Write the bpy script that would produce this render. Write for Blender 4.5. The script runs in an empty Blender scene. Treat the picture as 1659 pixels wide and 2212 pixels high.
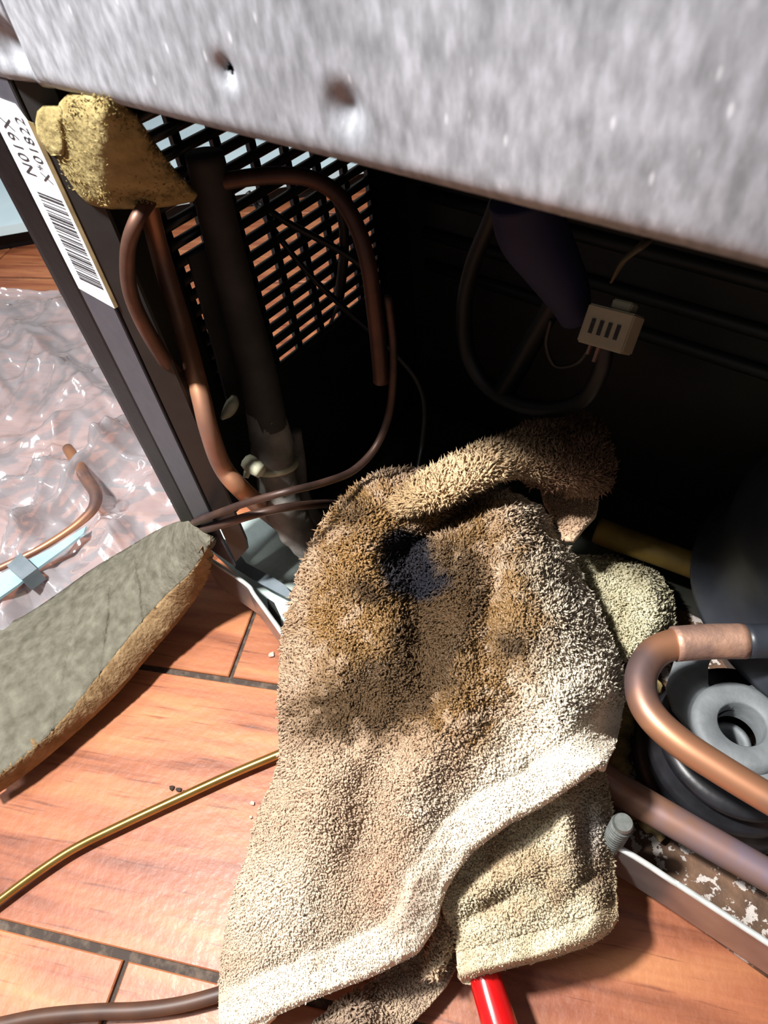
import bpy, bmesh, math, random
import numpy as np
from mathutils import Matrix, Vector

random.seed(7)
RNG = np.random.default_rng(11)
SC = bpy.context.scene
COL = SC.collection

# ------------------------------------------------------------------ camera
# world: X along the back of the fridge, Y into the fridge, Z up, floor at Z = 0 (metres)
CAM = np.array([0.0, 0.0, 0.36])
RIGHT = np.array([0.7758361, 0.62270671, -0.1015613])
DOWN = np.array([0.42879077, -0.63847451, -0.63913127])
FWD = np.array([-0.46283563, 0.45231256, -0.76236246])
FPX, CX, CY = 1460.0, 829.5, 1106.0
cd = bpy.data.cameras.new('camera')
cam = bpy.data.objects.new('camera', cd)
COL.objects.link(cam)
cd.sensor_width = 36.0
cd.lens = 36.0 * FPX / 2212.0
cd.clip_start, cd.clip_end = 0.005, 50
cam.matrix_world = Matrix([[RIGHT[0], -DOWN[0], -FWD[0], CAM[0]],
                           [RIGHT[1], -DOWN[1], -FWD[1], CAM[1]],
                           [RIGHT[2], -DOWN[2], -FWD[2], CAM[2]],
                           [0, 0, 0, 1]])
cd.dof.use_dof = True
cd.dof.focus_distance = 0.33
cd.dof.aperture_fstop = 30
SC.camera = cam

# ------------------------------------------------------------------ world and lights
world = bpy.data.worlds.new('room_light')
SC.world = world
world.use_nodes = True
world.node_tree.nodes['Background'].inputs[0].default_value = (1.0, 0.96, 0.93, 1)
world.node_tree.nodes['Background'].inputs[1].default_value = 0.2


def lamp(name, loc, target, size, power, color):
    ld = bpy.data.lights.new(name, 'AREA')
    ld.shape = 'DISK'
    ld.size = size
    ld.energy = power
    ld.color = color
    o = bpy.data.objects.new(name, ld)
    COL.objects.link(o)
    o.location = loc
    o.rotation_euler = (Vector(target) - Vector(loc)).to_track_quat('-Z', 'Y').to_euler()
    return o


lamp('work_lamp', (-0.26, -0.075, 0.64), (-0.12, 0.06, 0.05), 0.05, 10.0, (1.0, 0.97, 0.93))
lamp('ceiling_lamp', (-1.0, -0.9, 2.3), (-0.3, 0.1, 0.0), 0.5, 24.0, (0.97, 0.97, 1.0))
SC.view_settings.view_transform = 'Standard'
SC.view_settings.look = 'None'
SC.view_settings.gamma = 1
SC.view_settings.use_curve_mapping = False
SC.view_settings.exposure = 0.0


# ------------------------------------------------------------------ helpers
def at(px, py, X=None, Y=None, Z=None):
    """point of the place seen at a photo pixel, on the plane X=, Y= or Z="""
    r = FWD + RIGHT * ((px - CX) / FPX) + DOWN * ((py - CY) / FPX)
    if X is not None:
        t = X / r[0]
    elif Y is not None:
        t = Y / r[1]
    else:
        t = (Z - CAM[2]) / r[2]
    return CAM + r * t


def at_arr(px, py, Z):
    r = FWD[None] + np.outer((px - CX) / FPX, RIGHT) + np.outer((py - CY) / FPX, DOWN)
    t = (Z - CAM[2]) / r[:, 2]
    return CAM[None] + r * t[:, None]


def at_arrY(px, py, Y):
    r = FWD[None] + np.outer((px - CX) / FPX, RIGHT) + np.outer((py - CY) / FPX, DOWN)
    return CAM[None] + r * (Y / r[:, 1])[:, None]


def rad(width_px, P):
    return 0.5 * width_px * float(np.dot(np.asarray(P) - CAM, FWD)) / FPX


def lin(c):
    def f(v):
        v /= 255.0
        return v / 12.92 if v <= 0.04045 else ((v + 0.055) / 1.055) ** 2.4
    return (f(c[0]), f(c[1]), f(c[2]), 1.0)


def linn(a):
    a = np.asarray(a, float) / 255.0
    return np.where(a <= 0.04045, a / 12.92, ((a + 0.055) / 1.055) ** 2.4)


def _hash(ix, iy, seed):
    n = (ix.astype(np.int64) * 374761393 + iy.astype(np.int64) * 668265263 + seed * 2147483647 // 7919) & 0xffffffff
    n = ((n ^ (n >> 13)) * 1274126177) & 0xffffffff
    n = (n ^ (n >> 16)) & 0xffffffff
    return n / 4294967295.0


def vnoise(x, y, seed=0):
    x = np.asarray(x, float); y = np.asarray(y, float)
    ix = np.floor(x); iy = np.floor(y)
    fx = x - ix; fy = y - iy
    fx = fx * fx * (3 - 2 * fx); fy = fy * fy * (3 - 2 * fy)
    a = _hash(ix, iy, seed); b = _hash(ix + 1, iy, seed)
    c = _hash(ix, iy + 1, seed); d = _hash(ix + 1, iy + 1, seed)
    return (a * (1 - fx) + b * fx) * (1 - fy) + (c * (1 - fx) + d * fx) * fy


def fbm(x, y, seed=0, n=4):
    s = 0; a = 0.5
    for k in range(n):
        s = s + a * vnoise(x * 2 ** k, y * 2 ** k, seed + k * 13)
        a *= 0.5
    return s


def link(name, me, mat, parent=None, smooth=True):
    o = bpy.data.objects.new(name, me)
    COL.objects.link(o)
    if mat is not None:
        me.materials.append(mat)
    if smooth:
        me.polygons.foreach_set('use_smooth', [True] * len(me.polygons))
    if parent is not None:
        o.parent = parent
        o.matrix_parent_inverse = Matrix.Translation(-Vector(parent.location)) if parent.type == 'EMPTY' else Matrix.Identity(4)
    return o


def mesh(name, verts, faces, mat, parent=None, smooth=True):
    me = bpy.data.meshes.new(name)
    me.from_pydata([tuple(map(float, v)) for v in verts], [], faces)
    me.update()
    return link(name, me, mat, parent, smooth)


def fast_mesh(name, verts, loops, sizes, mat, parent=None, colors=None, smooth=True):
    """numpy mesh: verts (n,3), loops flat index array, sizes per face"""
    me = bpy.data.meshes.new(name)
    me.vertices.add(len(verts))
    me.vertices.foreach_set('co', np.asarray(verts, np.float32).ravel())
    me.loops.add(len(loops))
    me.loops.foreach_set('vertex_index', np.asarray(loops, np.int32))
    me.polygons.add(len(sizes))
    starts = np.concatenate([[0], np.cumsum(sizes)[:-1]]).astype(np.int32)
    me.polygons.foreach_set('loop_start', starts)
    me.polygons.foreach_set('loop_total', np.asarray(sizes, np.int32))
    me.update(calc_edges=True)
    me.validate()
    if colors is not None:
        ca = me.color_attributes.new('dye', 'FLOAT_COLOR', 'POINT')
        ca.data.foreach_set('color', np.asarray(colors, np.float32).ravel())
    return link(name, me, mat, parent, smooth)


def tag(o, label=None, cat=None, group=None, kind=None):
    if label: o['label'] = label
    if cat: o['category'] = cat
    if group: o['group'] = group
    if kind: o['kind'] = kind
    return o


def thing(name, loc, label, cat, group=None):
    o = bpy.data.objects.new(name, None)
    o.empty_display_size = 0.02
    COL.objects.link(o)
    o.location = tuple(map(float, loc))
    return tag(o, label, cat, group)


def catmull(P, n):
    P = [np.asarray(p, float) for p in P]
    if len(P) == 2:
        return [P[0] + (P[1] - P[0]) * k / n for k in range(n + 1)]
    Q = [2 * P[0] - P[1]] + P + [2 * P[-1] - P[-2]]
    out = []
    for i in range(1, len(Q) - 2):
        a, b, c, d = Q[i - 1:i + 3]
        for k in range(n):
            t = k / n
            out.append(0.5 * ((2 * b) + (c - a) * t + (2 * a - 5 * b + 4 * c - d) * t * t + (3 * b - a - 3 * c + d) * t ** 3))
    out.append(P[-1])
    return out


def tube_data(P, r, seg=14, n=8, flat=None, cap=True, hollow=False, profile=None):
    nr = len(P)
    rs = [r] * nr if np.isscalar(r) else list(r)
    pts = catmull(P, n)
    R4 = catmull([np.array([q, 0, 0]) for q in rs], n)
    R4 = [max(1e-5, q[0]) for q in R4]
    T = []
    for i in range(len(pts)):
        a = pts[max(0, i - 1)]; b = pts[min(len(pts) - 1, i + 1)]
        t = b - a
        T.append(t / max(1e-9, np.linalg.norm(t)))
    u = np.cross(T[0], [0, 0, 1])
    if np.linalg.norm(u) < 1e-3: u = np.cross(T[0], [1, 0, 0])
    u /= np.linalg.norm(u)
    V, F = [], []
    for i, p in enumerate(pts):
        u = u - T[i] * np.dot(u, T[i]); u /= np.linalg.norm(u)
        w = np.cross(T[i], u)
        rr = R4[i] * (profile(i / (len(pts) - 1)) if profile else 1.0)
        for k in range(seg):
            a = 2 * math.pi * k / seg
            V.append(p + rr * (math.cos(a) * u + (flat or 1.0) * math.sin(a) * w))
    for i in range(len(pts) - 1):
        for k in range(seg):
            F.append((i * seg + k, i * seg + (k + 1) % seg, (i + 1) * seg + (k + 1) % seg, (i + 1) * seg + k))
    if cap:
        F.append(tuple(range(seg))[::-1])
        b = (len(pts) - 1) * seg
        if hollow:      # open pipe end: lip and a short bore
            c = len(V)
            for q, dz in ((0.72, 0.0), (0.70, -0.012)):
                for k in range(seg):
                    V.append(pts[-1] + (V[b + k] - pts[-1]) * q + T[-1] * dz)
            for k in range(seg):
                k2 = (k + 1) % seg
                F.append((b + k, b + k2, c + k2, c + k))
                F.append((c + k, c + k2, c + seg + k2, c + seg + k))
            F.append(tuple(c + seg + k for k in range(seg)))
        else:
            F.append(tuple(b + k for k in range(seg)))
    return V, F


def tube(name, P, r, mat, parent=None, **kw):
    V, F = tube_data(P, r, **kw)
    return mesh(name, V, F, mat, parent)


def box(name, lo, hi, mat, parent=None, bevel=0.0, rot=None):
    bm = bmesh.new()
    bmesh.ops.create_cube(bm, size=1)
    for v in bm.verts:
        v.co = Vector([lo[k] + (v.co[k] + 0.5) * (hi[k] - lo[k]) for k in range(3)])
    if bevel:
        bmesh.ops.bevel(bm, geom=bm.edges[:], offset=bevel, segments=2, affect='EDGES')
    if rot is not None:
        bmesh.ops.transform(bm, matrix=rot, verts=bm.verts)
    me = bpy.data.meshes.new(name)
    bm.to_mesh(me); bm.free()
    return link(name, me, mat, parent, smooth=False)


def slab(name, pts, thick, mat, parent=None, direction=(0, 0, -1), hole=None, bevel=0.0):
    """polygon (3-D points) with real thickness, optionally with a hole loop"""
    bm = bmesh.new()
    d = Vector(direction) * thick
    loops = [pts] + ([hole] if hole is not None else [])
    top_edges = []
    for L in loops:
        vs = [bm.verts.new(tuple(map(float, p))) for p in L]
        top_edges += [bm.edges.new((vs[i], vs[(i + 1) % len(vs)])) for i in range(len(vs))]
    r = bmesh.ops.triangle_fill(bm, use_beauty=True, use_dissolve=False, edges=top_edges)
    faces = [f for f in r['geom'] if isinstance(f, bmesh.types.BMFace)]
    ex = bmesh.ops.extrude_face_region(bm, geom=faces)
    bmesh.ops.translate(bm, verts=[v for v in ex['geom'] if isinstance(v, bmesh.types.BMVert)], vec=d)
    bmesh.ops.recalc_face_normals(bm, faces=bm.faces[:])
    me = bpy.data.meshes.new(name)
    bm.to_mesh(me); bm.free()
    return link(name, me, mat, parent, smooth=False)


def lathe(name, center, prof, mat, parent=None, seg=40, axis=(0, 0, 1), smooth=True):
    """prof: list of (radius, height)"""
    V, F = [], []
    q = Vector((0, 0, 1)).rotation_difference(Vector(axis))
    for r, h in prof:
        for k in range(seg):
            a = 2 * math.pi * k / seg
            V.append(np.array(center) + np.array(q @ Vector((r * math.cos(a), r * math.sin(a), h))))
    for i in range(len(prof) - 1):
        for k in range(seg):
            F.append((i * seg + k, i * seg + (k + 1) % seg, (i + 1) * seg + (k + 1) % seg, (i + 1) * seg + k))
    o = mesh(name, V, F, mat, parent, smooth)
    return o


def strip(name, path, z0, z1, thick, mat, parent=None):
    """upright sheet along a plan polyline [(x,y,ztop_offset)]"""
    V, F = [], []
    n = len(path)
    for i, p in enumerate(path):
        a = np.array(path[max(0, i - 1)][:2]); b = np.array(path[min(n - 1, i + 1)][:2])
        t = (b - a) / np.linalg.norm(b - a); nn = np.array([-t[1], t[0]])
        dz = p[2] if len(p) > 2 else 0
        for s, z in ((0, z0), (0, z1 + dz), (1, z1 + dz), (1, z0)):
            q = np.array(p[:2]) + nn * thick * s
            V.append((q[0], q[1], z))
    for i in range(n - 1):
        for k in range(4):
            F.append((i * 4 + k, (i + 1) * 4 + k, (i + 1) * 4 + (k + 1) % 4, i * 4 + (k + 1) % 4))
    F.append((0, 1, 2, 3)); e = (n - 1) * 4
    F.append((e + 3, e + 2, e + 1, e))
    return mesh(name, V, F, mat, parent, smooth=False)


# ------------------------------------------------------------------ materials
def mat_base(name):
    m = bpy.data.materials.new(name)
    m.use_nodes = True
    nt = m.node_tree
    return m, nt, nt.nodes['Principled BSDF']


def nd(nt, kind, **kw):
    n = nt.nodes.new(kind)
    for k, v in kw.items():
        setattr(n, k, v)
    return n


def surf(name, col, rough=0.5, metal=0.0, col2=None, nscale=60, stretch=(1, 1, 1), detail=4, lo=0.35, hi=0.65,
         bump=0.0, bscale=None, spec=0.5, coat=0.0, sheen=0.0, rough2=None, bstretch=None):
    m, nt, b = mat_base(name)
    b.inputs['Roughness'].default_value = rough
    b.inputs['Metallic'].default_value = metal
    b.inputs['Specular IOR Level'].default_value = spec
    b.inputs['Coat Weight'].default_value = coat
    b.inputs['Sheen Weight'].default_value = sheen
    b.inputs['Base Color'].default_value = lin(col)
    tc = nd(nt, 'ShaderNodeTexCoord')
    mp = nd(nt, 'ShaderNodeMapping')
    mp.inputs['Scale'].default_value = stretch
    nt.links.new(tc.outputs['Object'], mp.inputs['Vector'])
    if col2 is not None:
        nz = nd(nt, 'ShaderNodeTexNoise')
        nz.inputs['Scale'].default_value = nscale
        nz.inputs['Detail'].default_value = detail
        nt.links.new(mp.outputs[0], nz.inputs['Vector'])
        cr = nd(nt, 'ShaderNodeValToRGB')
        cr.color_ramp.elements[0].position = lo
        cr.color_ramp.elements[0].color = lin(col)
        cr.color_ramp.elements[1].position = hi
        cr.color_ramp.elements[1].color = lin(col2)
        nt.links.new(nz.outputs['Fac'], cr.inputs['Fac'])
        nt.links.new(cr.outputs['Color'], b.inputs['Base Color'])
        if rough2 is not None:
            mr = nd(nt, 'ShaderNodeMapRange')
            mr.inputs['From Min'].default_value = lo; mr.inputs['From Max'].default_value = hi
            mr.inputs['To Min'].default_value = rough; mr.inputs['To Max'].default_value = rough2
            nt.links.new(nz.outputs['Fac'], mr.inputs['Value'])
            nt.links.new(mr.outputs[0], b.inputs['Roughness'])
    if bump:
        n2 = nd(nt, 'ShaderNodeTexNoise')
        n2.inputs['Scale'].default_value = bscale or nscale
        n2.inputs['Detail'].default_value = 5
        if bstretch:
            mp2 = nd(nt, 'ShaderNodeMapping'); mp2.inputs['Scale'].default_value = bstretch
            nt.links.new(tc.outputs['Object'], mp2.inputs['Vector'])
            nt.links.new(mp2.outputs[0], n2.inputs['Vector'])
        else:
            nt.links.new(mp.outputs[0], n2.inputs['Vector'])
        bp = nd(nt, 'ShaderNodeBump')
        bp.inputs['Strength'].default_value = bump
        bp.inputs['Distance'].default_value = 0.002
        nt.links.new(n2.outputs['Fac'], bp.inputs['Height'])
        nt.links.new(bp.outputs[0], b.inputs['Normal'])
    return m


def mat_galvanised():
    m, nt, b = mat_base('galvanised_steel')
    b.inputs['Metallic'].default_value = 0.35
    b.inputs['Roughness'].default_value = 0.5
    tc = nd(nt, 'ShaderNodeTexCoord')
    mp = nd(nt, 'ShaderNodeMapping'); mp.inputs['Scale'].default_value = (1, 1, 0.42)
    nt.links.new(tc.outputs['Object'], mp.inputs['Vector'])
    n1 = nd(nt, 'ShaderNodeTexNoise'); n1.inputs['Scale'].default_value = 420; n1.inputs['Detail'].default_value = 3
    n2 = nd(nt, 'ShaderNodeTexNoise'); n2.inputs['Scale'].default_value = 28; n2.inputs['Detail'].default_value = 3
    n3 = nd(nt, 'ShaderNodeTexVoronoi'); n3.inputs['Scale'].default_value = 260
    for n in (n1, n2, n3):
        nt.links.new(mp.outputs[0], n.inputs['Vector'])
    r1 = nd(nt, 'ShaderNodeValToRGB')
    e = r1.color_ramp.elements
    e[0].position = 0.28; e[0].color = lin((124, 126, 130))
    e[1].position = 0.72; e[1].color = lin((172, 174, 181))
    x = r1.color_ramp.elements.new(0.5); x.color = lin((148, 150, 155))
    nt.links.new(n1.outputs['Fac'], r1.inputs['Fac'])
    r2 = nd(nt, 'ShaderNodeValToRGB')
    r2.color_ramp.elements[0].position = 0.3; r2.color_ramp.elements[0].color = lin((204, 205, 208))
    r2.color_ramp.elements[1].position = 0.7; r2.color_ramp.elements[1].color = lin((250, 252, 255))
    nt.links.new(n2.outputs['Fac'], r2.inputs['Fac'])
    mx = nd(nt, 'ShaderNodeMixRGB', blend_type='MULTIPLY'); mx.inputs[0].default_value = 1
    nt.links.new(r1.outputs[0], mx.inputs[1]); nt.links.new(r2.outputs[0], mx.inputs[2])
    r3 = nd(nt, 'ShaderNodeValToRGB')          # small bright spangles
    r3.color_ramp.elements[0].position = 0.06; r3.color_ramp.elements[0].color = (0.35, 0.35, 0.37, 1)
    r3.color_ramp.elements[1].position = 0.14; r3.color_ramp.elements[1].color = (0, 0, 0, 1)
    nt.links.new(n3.outputs['Distance'], r3.inputs['Fac'])
    ad = nd(nt, 'ShaderNodeMixRGB', blend_type='ADD'); ad.inputs[0].default_value = 0.5
    nt.links.new(mx.outputs[0], ad.inputs[1]); nt.links.new(r3.outputs[0], ad.inputs[2])
    nt.links.new(ad.outputs[0], b.inputs['Base Color'])
    bp = nd(nt, 'ShaderNodeBump'); bp.inputs['Strength'].default_value = 0.12; bp.inputs['Distance'].default_value = 0.001
    nt.links.new(n1.outputs['Fac'], bp.inputs['Height'])
    nt.links.new(bp.outputs[0], b.inputs['Normal'])
    return m


def mat_wood():
    m, nt, b = mat_base('wood_plank')
    b.inputs['Roughness'].default_value = 0.5
    b.inputs['Coat Weight'].default_value = 0.06
    b.inputs['Coat Roughness'].default_value = 0.25
    tc = nd(nt, 'ShaderNodeTexCoord')
    oi = nd(nt, 'ShaderNodeObjectInfo')
    add = nd(nt, 'ShaderNodeVectorMath', operation='ADD')
    sc = nd(nt, 'ShaderNodeVectorMath', operation='SCALE'); sc.inputs['Scale'].default_value = 37.0
    cmb = nd(nt, 'ShaderNodeCombineXYZ')
    for k in range(3): nt.links.new(oi.outputs['Random'], cmb.inputs[k])
    nt.links.new(cmb.outputs[0], sc.inputs[0])
    nt.links.new(tc.outputs['Object'], add.inputs[0]); nt.links.new(sc.outputs[0], add.inputs[1])
    mp = nd(nt, 'ShaderNodeMapping'); mp.inputs['Scale'].default_value = (3.2, 42, 20)
    nt.links.new(add.outputs[0], mp.inputs['Vector'])
    n1 = nd(nt, 'ShaderNodeTexNoise'); n1.inputs['Scale'].default_value = 2.2; n1.inputs['Detail'].default_value = 8; n1.inputs['Distortion'].default_value = 0.6
    nt.links.new(mp.outputs[0], n1.inputs['Vector'])
    mp2 = nd(nt, 'ShaderNodeMapping'); mp2.inputs['Scale'].default_value = (2.4, 8, 8)
    nt.links.new(add.outputs[0], mp2.inputs['Vector'])
    n2 = nd(nt, 'ShaderNodeTexNoise'); n2.inputs['Scale'].default_value = 2.5; n2.inputs['Detail'].default_value = 4
    nt.links.new(mp2.outputs[0], n2.inputs['Vector'])
    r1 = nd(nt, 'ShaderNodeValToRGB')
    e = r1.color_ramp.elements
    e[0].position = 0.25; e[0].color = lin((118, 66, 44))
    e[1].position = 0.75; e[1].color = lin((198, 140, 96))
    x = e.new(0.45); x.color = lin((170, 108, 76))
    nt.links.new(n1.outputs['Fac'], r1.inputs['Fac'])
    r2 = nd(nt, 'ShaderNodeValToRGB')
    r2.color_ramp.elements[0].position = 0.3; r2.color_ramp.elements[0].color = lin((200, 176, 170))
    r2.color_ramp.elements[1].position = 0.7; r2.color_ramp.elements[1].color = lin((255, 248, 236))
    nt.links.new(n2.outputs['Fac'], r2.inputs['Fac'])
    mx = nd(nt, 'ShaderNodeMixRGB', blend_type='MULTIPLY'); mx.inputs[0].default_value = 1
    nt.links.new(r1.outputs[0], mx.inputs[1]); nt.links.new(r2.outputs[0], mx.inputs[2])
    # fine dark pores along the grain
    mp3 = nd(nt, 'ShaderNodeMapping'); mp3.inputs['Scale'].default_value = (14, 260, 60)
    nt.links.new(add.outputs[0], mp3.inputs['Vector'])
    n3 = nd(nt, 'ShaderNodeTexNoise'); n3.inputs['Scale'].default_value = 1.5; n3.inputs['Detail'].default_value = 3
    nt.links.new(mp3.outputs[0], n3.inputs['Vector'])
    r3 = nd(nt, 'ShaderNodeValToRGB')
    r3.color_ramp.elements[0].position = 0.28; r3.color_ramp.elements[0].color = lin((150, 120, 110))
    r3.color_ramp.elements[1].position = 0.40; r3.color_ramp.elements[1].color = (1, 1, 1, 1)
    nt.links.new(n3.outputs['Fac'], r3.inputs['Fac'])
    mx2 = nd(nt, 'ShaderNodeMixRGB', blend_type='MULTIPLY'); mx2.inputs[0].default_value = 0.7
    nt.links.new(mx.outputs[0], mx2.inputs[1]); nt.links.new(r3.outputs[0], mx2.inputs[2])
    nt.links.new(mx2.outputs[0], b.inputs['Base Color'])
    n4 = nd(nt, 'ShaderNodeTexNoise'); n4.inputs['Scale'].default_value = 170; n4.inputs['Detail'].default_value = 3
    nt.links.new(tc.outputs['Object'], n4.inputs['Vector'])
    bp = nd(nt, 'ShaderNodeBump'); bp.inputs['Strength'].default_value = 0.22; bp.inputs['Distance'].default_value = 0.002
    nt.links.new(n4.outputs['Fac'], bp.inputs['Height'])
    nt.links.new(bp.outputs[0], b.inputs['Normal']); nt.links.new(bp.outputs[0], b.inputs['Coat Normal'])
    return m


def mat_cloth(name, wetness=True):
    m, nt, b = mat_base(name)
    at_ = nd(nt, 'ShaderNodeAttribute', attribute_name='dye')
    nt.links.new(at_.outputs['Color'], b.inputs['Base Color'])
    mr = nd(nt, 'ShaderNodeMapRange')
    mr.inputs['To Min'].default_value = 0.9; mr.inputs['To Max'].default_value = 0.33
    nt.links.new(at_.outputs['Alpha'], mr.inputs['Value'])
    nt.links.new(mr.outputs[0], b.inputs['Roughness'])
    mr2 = nd(nt, 'ShaderNodeMapRange')
    mr2.inputs['To Min'].default_value = 0.15; mr2.inputs['To Max'].default_value = 0.6
    nt.links.new(at_.outputs['Alpha'], mr2.inputs['Value'])
    nt.links.new(mr2.outputs[0], b.inputs['Specular IOR Level'])
    tc = nd(nt, 'ShaderNodeTexCoord')
    n4 = nd(nt, 'ShaderNodeTexNoise'); n4.inputs['Scale'].default_value = 700; n4.inputs['Detail'].default_value = 3
    nt.links.new(tc.outputs['Object'], n4.inputs['Vector'])
    bp = nd(nt, 'ShaderNodeBump'); bp.inputs['Strength'].default_value = 0.5; bp.inputs['Distance'].default_value = 0.001
    nt.links.new(n4.outputs['Fac'], bp.inputs['Height']); nt.links.new(bp.outputs[0], b.inputs['Normal'])
    return m


def mat_film():
    m = bpy.data.materials.new('clear_film')
    m.use_nodes = True
    nt = m.node_tree
    nt.nodes.clear()
    out = nd(nt, 'ShaderNodeOutputMaterial')
    tr = nd(nt, 'ShaderNodeBsdfTransparent'); tr.inputs[0].default_value = (0.95, 0.93, 0.95, 1)
    gl = nd(nt, 'ShaderNodeBsdfGlossy'); gl.inputs['Roughness'].default_value = 0.12
    gl.inputs['Color'].default_value = (1, 1, 1, 1)
    df = nd(nt, 'ShaderNodeBsdfDiffuse'); df.inputs[0].default_value = (0.85, 0.82, 0.88, 1)
    fr = nd(nt, 'ShaderNodeFresnel'); fr.inputs['IOR'].default_value = 1.55
    mu = nd(nt, 'ShaderNodeMath', operation='MULTIPLY_ADD'); mu.inputs[1].default_value = 2.0; mu.inputs[2].default_value = 0.08
    mu.use_clamp = True
    nt.links.new(fr.outputs[0], mu.inputs[0])
    m1 = nd(nt, 'ShaderNodeMixShader'); m1.inputs[0].default_value = 0.30
    nt.links.new(tr.outputs[0], m1.inputs[1]); nt.links.new(df.outputs[0], m1.inputs[2])
    m2 = nd(nt, 'ShaderNodeMixShader')
    nt.links.new(mu.outputs[0], m2.inputs[0]); nt.links.new(m1.outputs[0], m2.inputs[1]); nt.links.new(gl.outputs[0], m2.inputs[2])
    nt.links.new(m2.outputs[0], out.inputs['Surface'])
    return m


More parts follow.
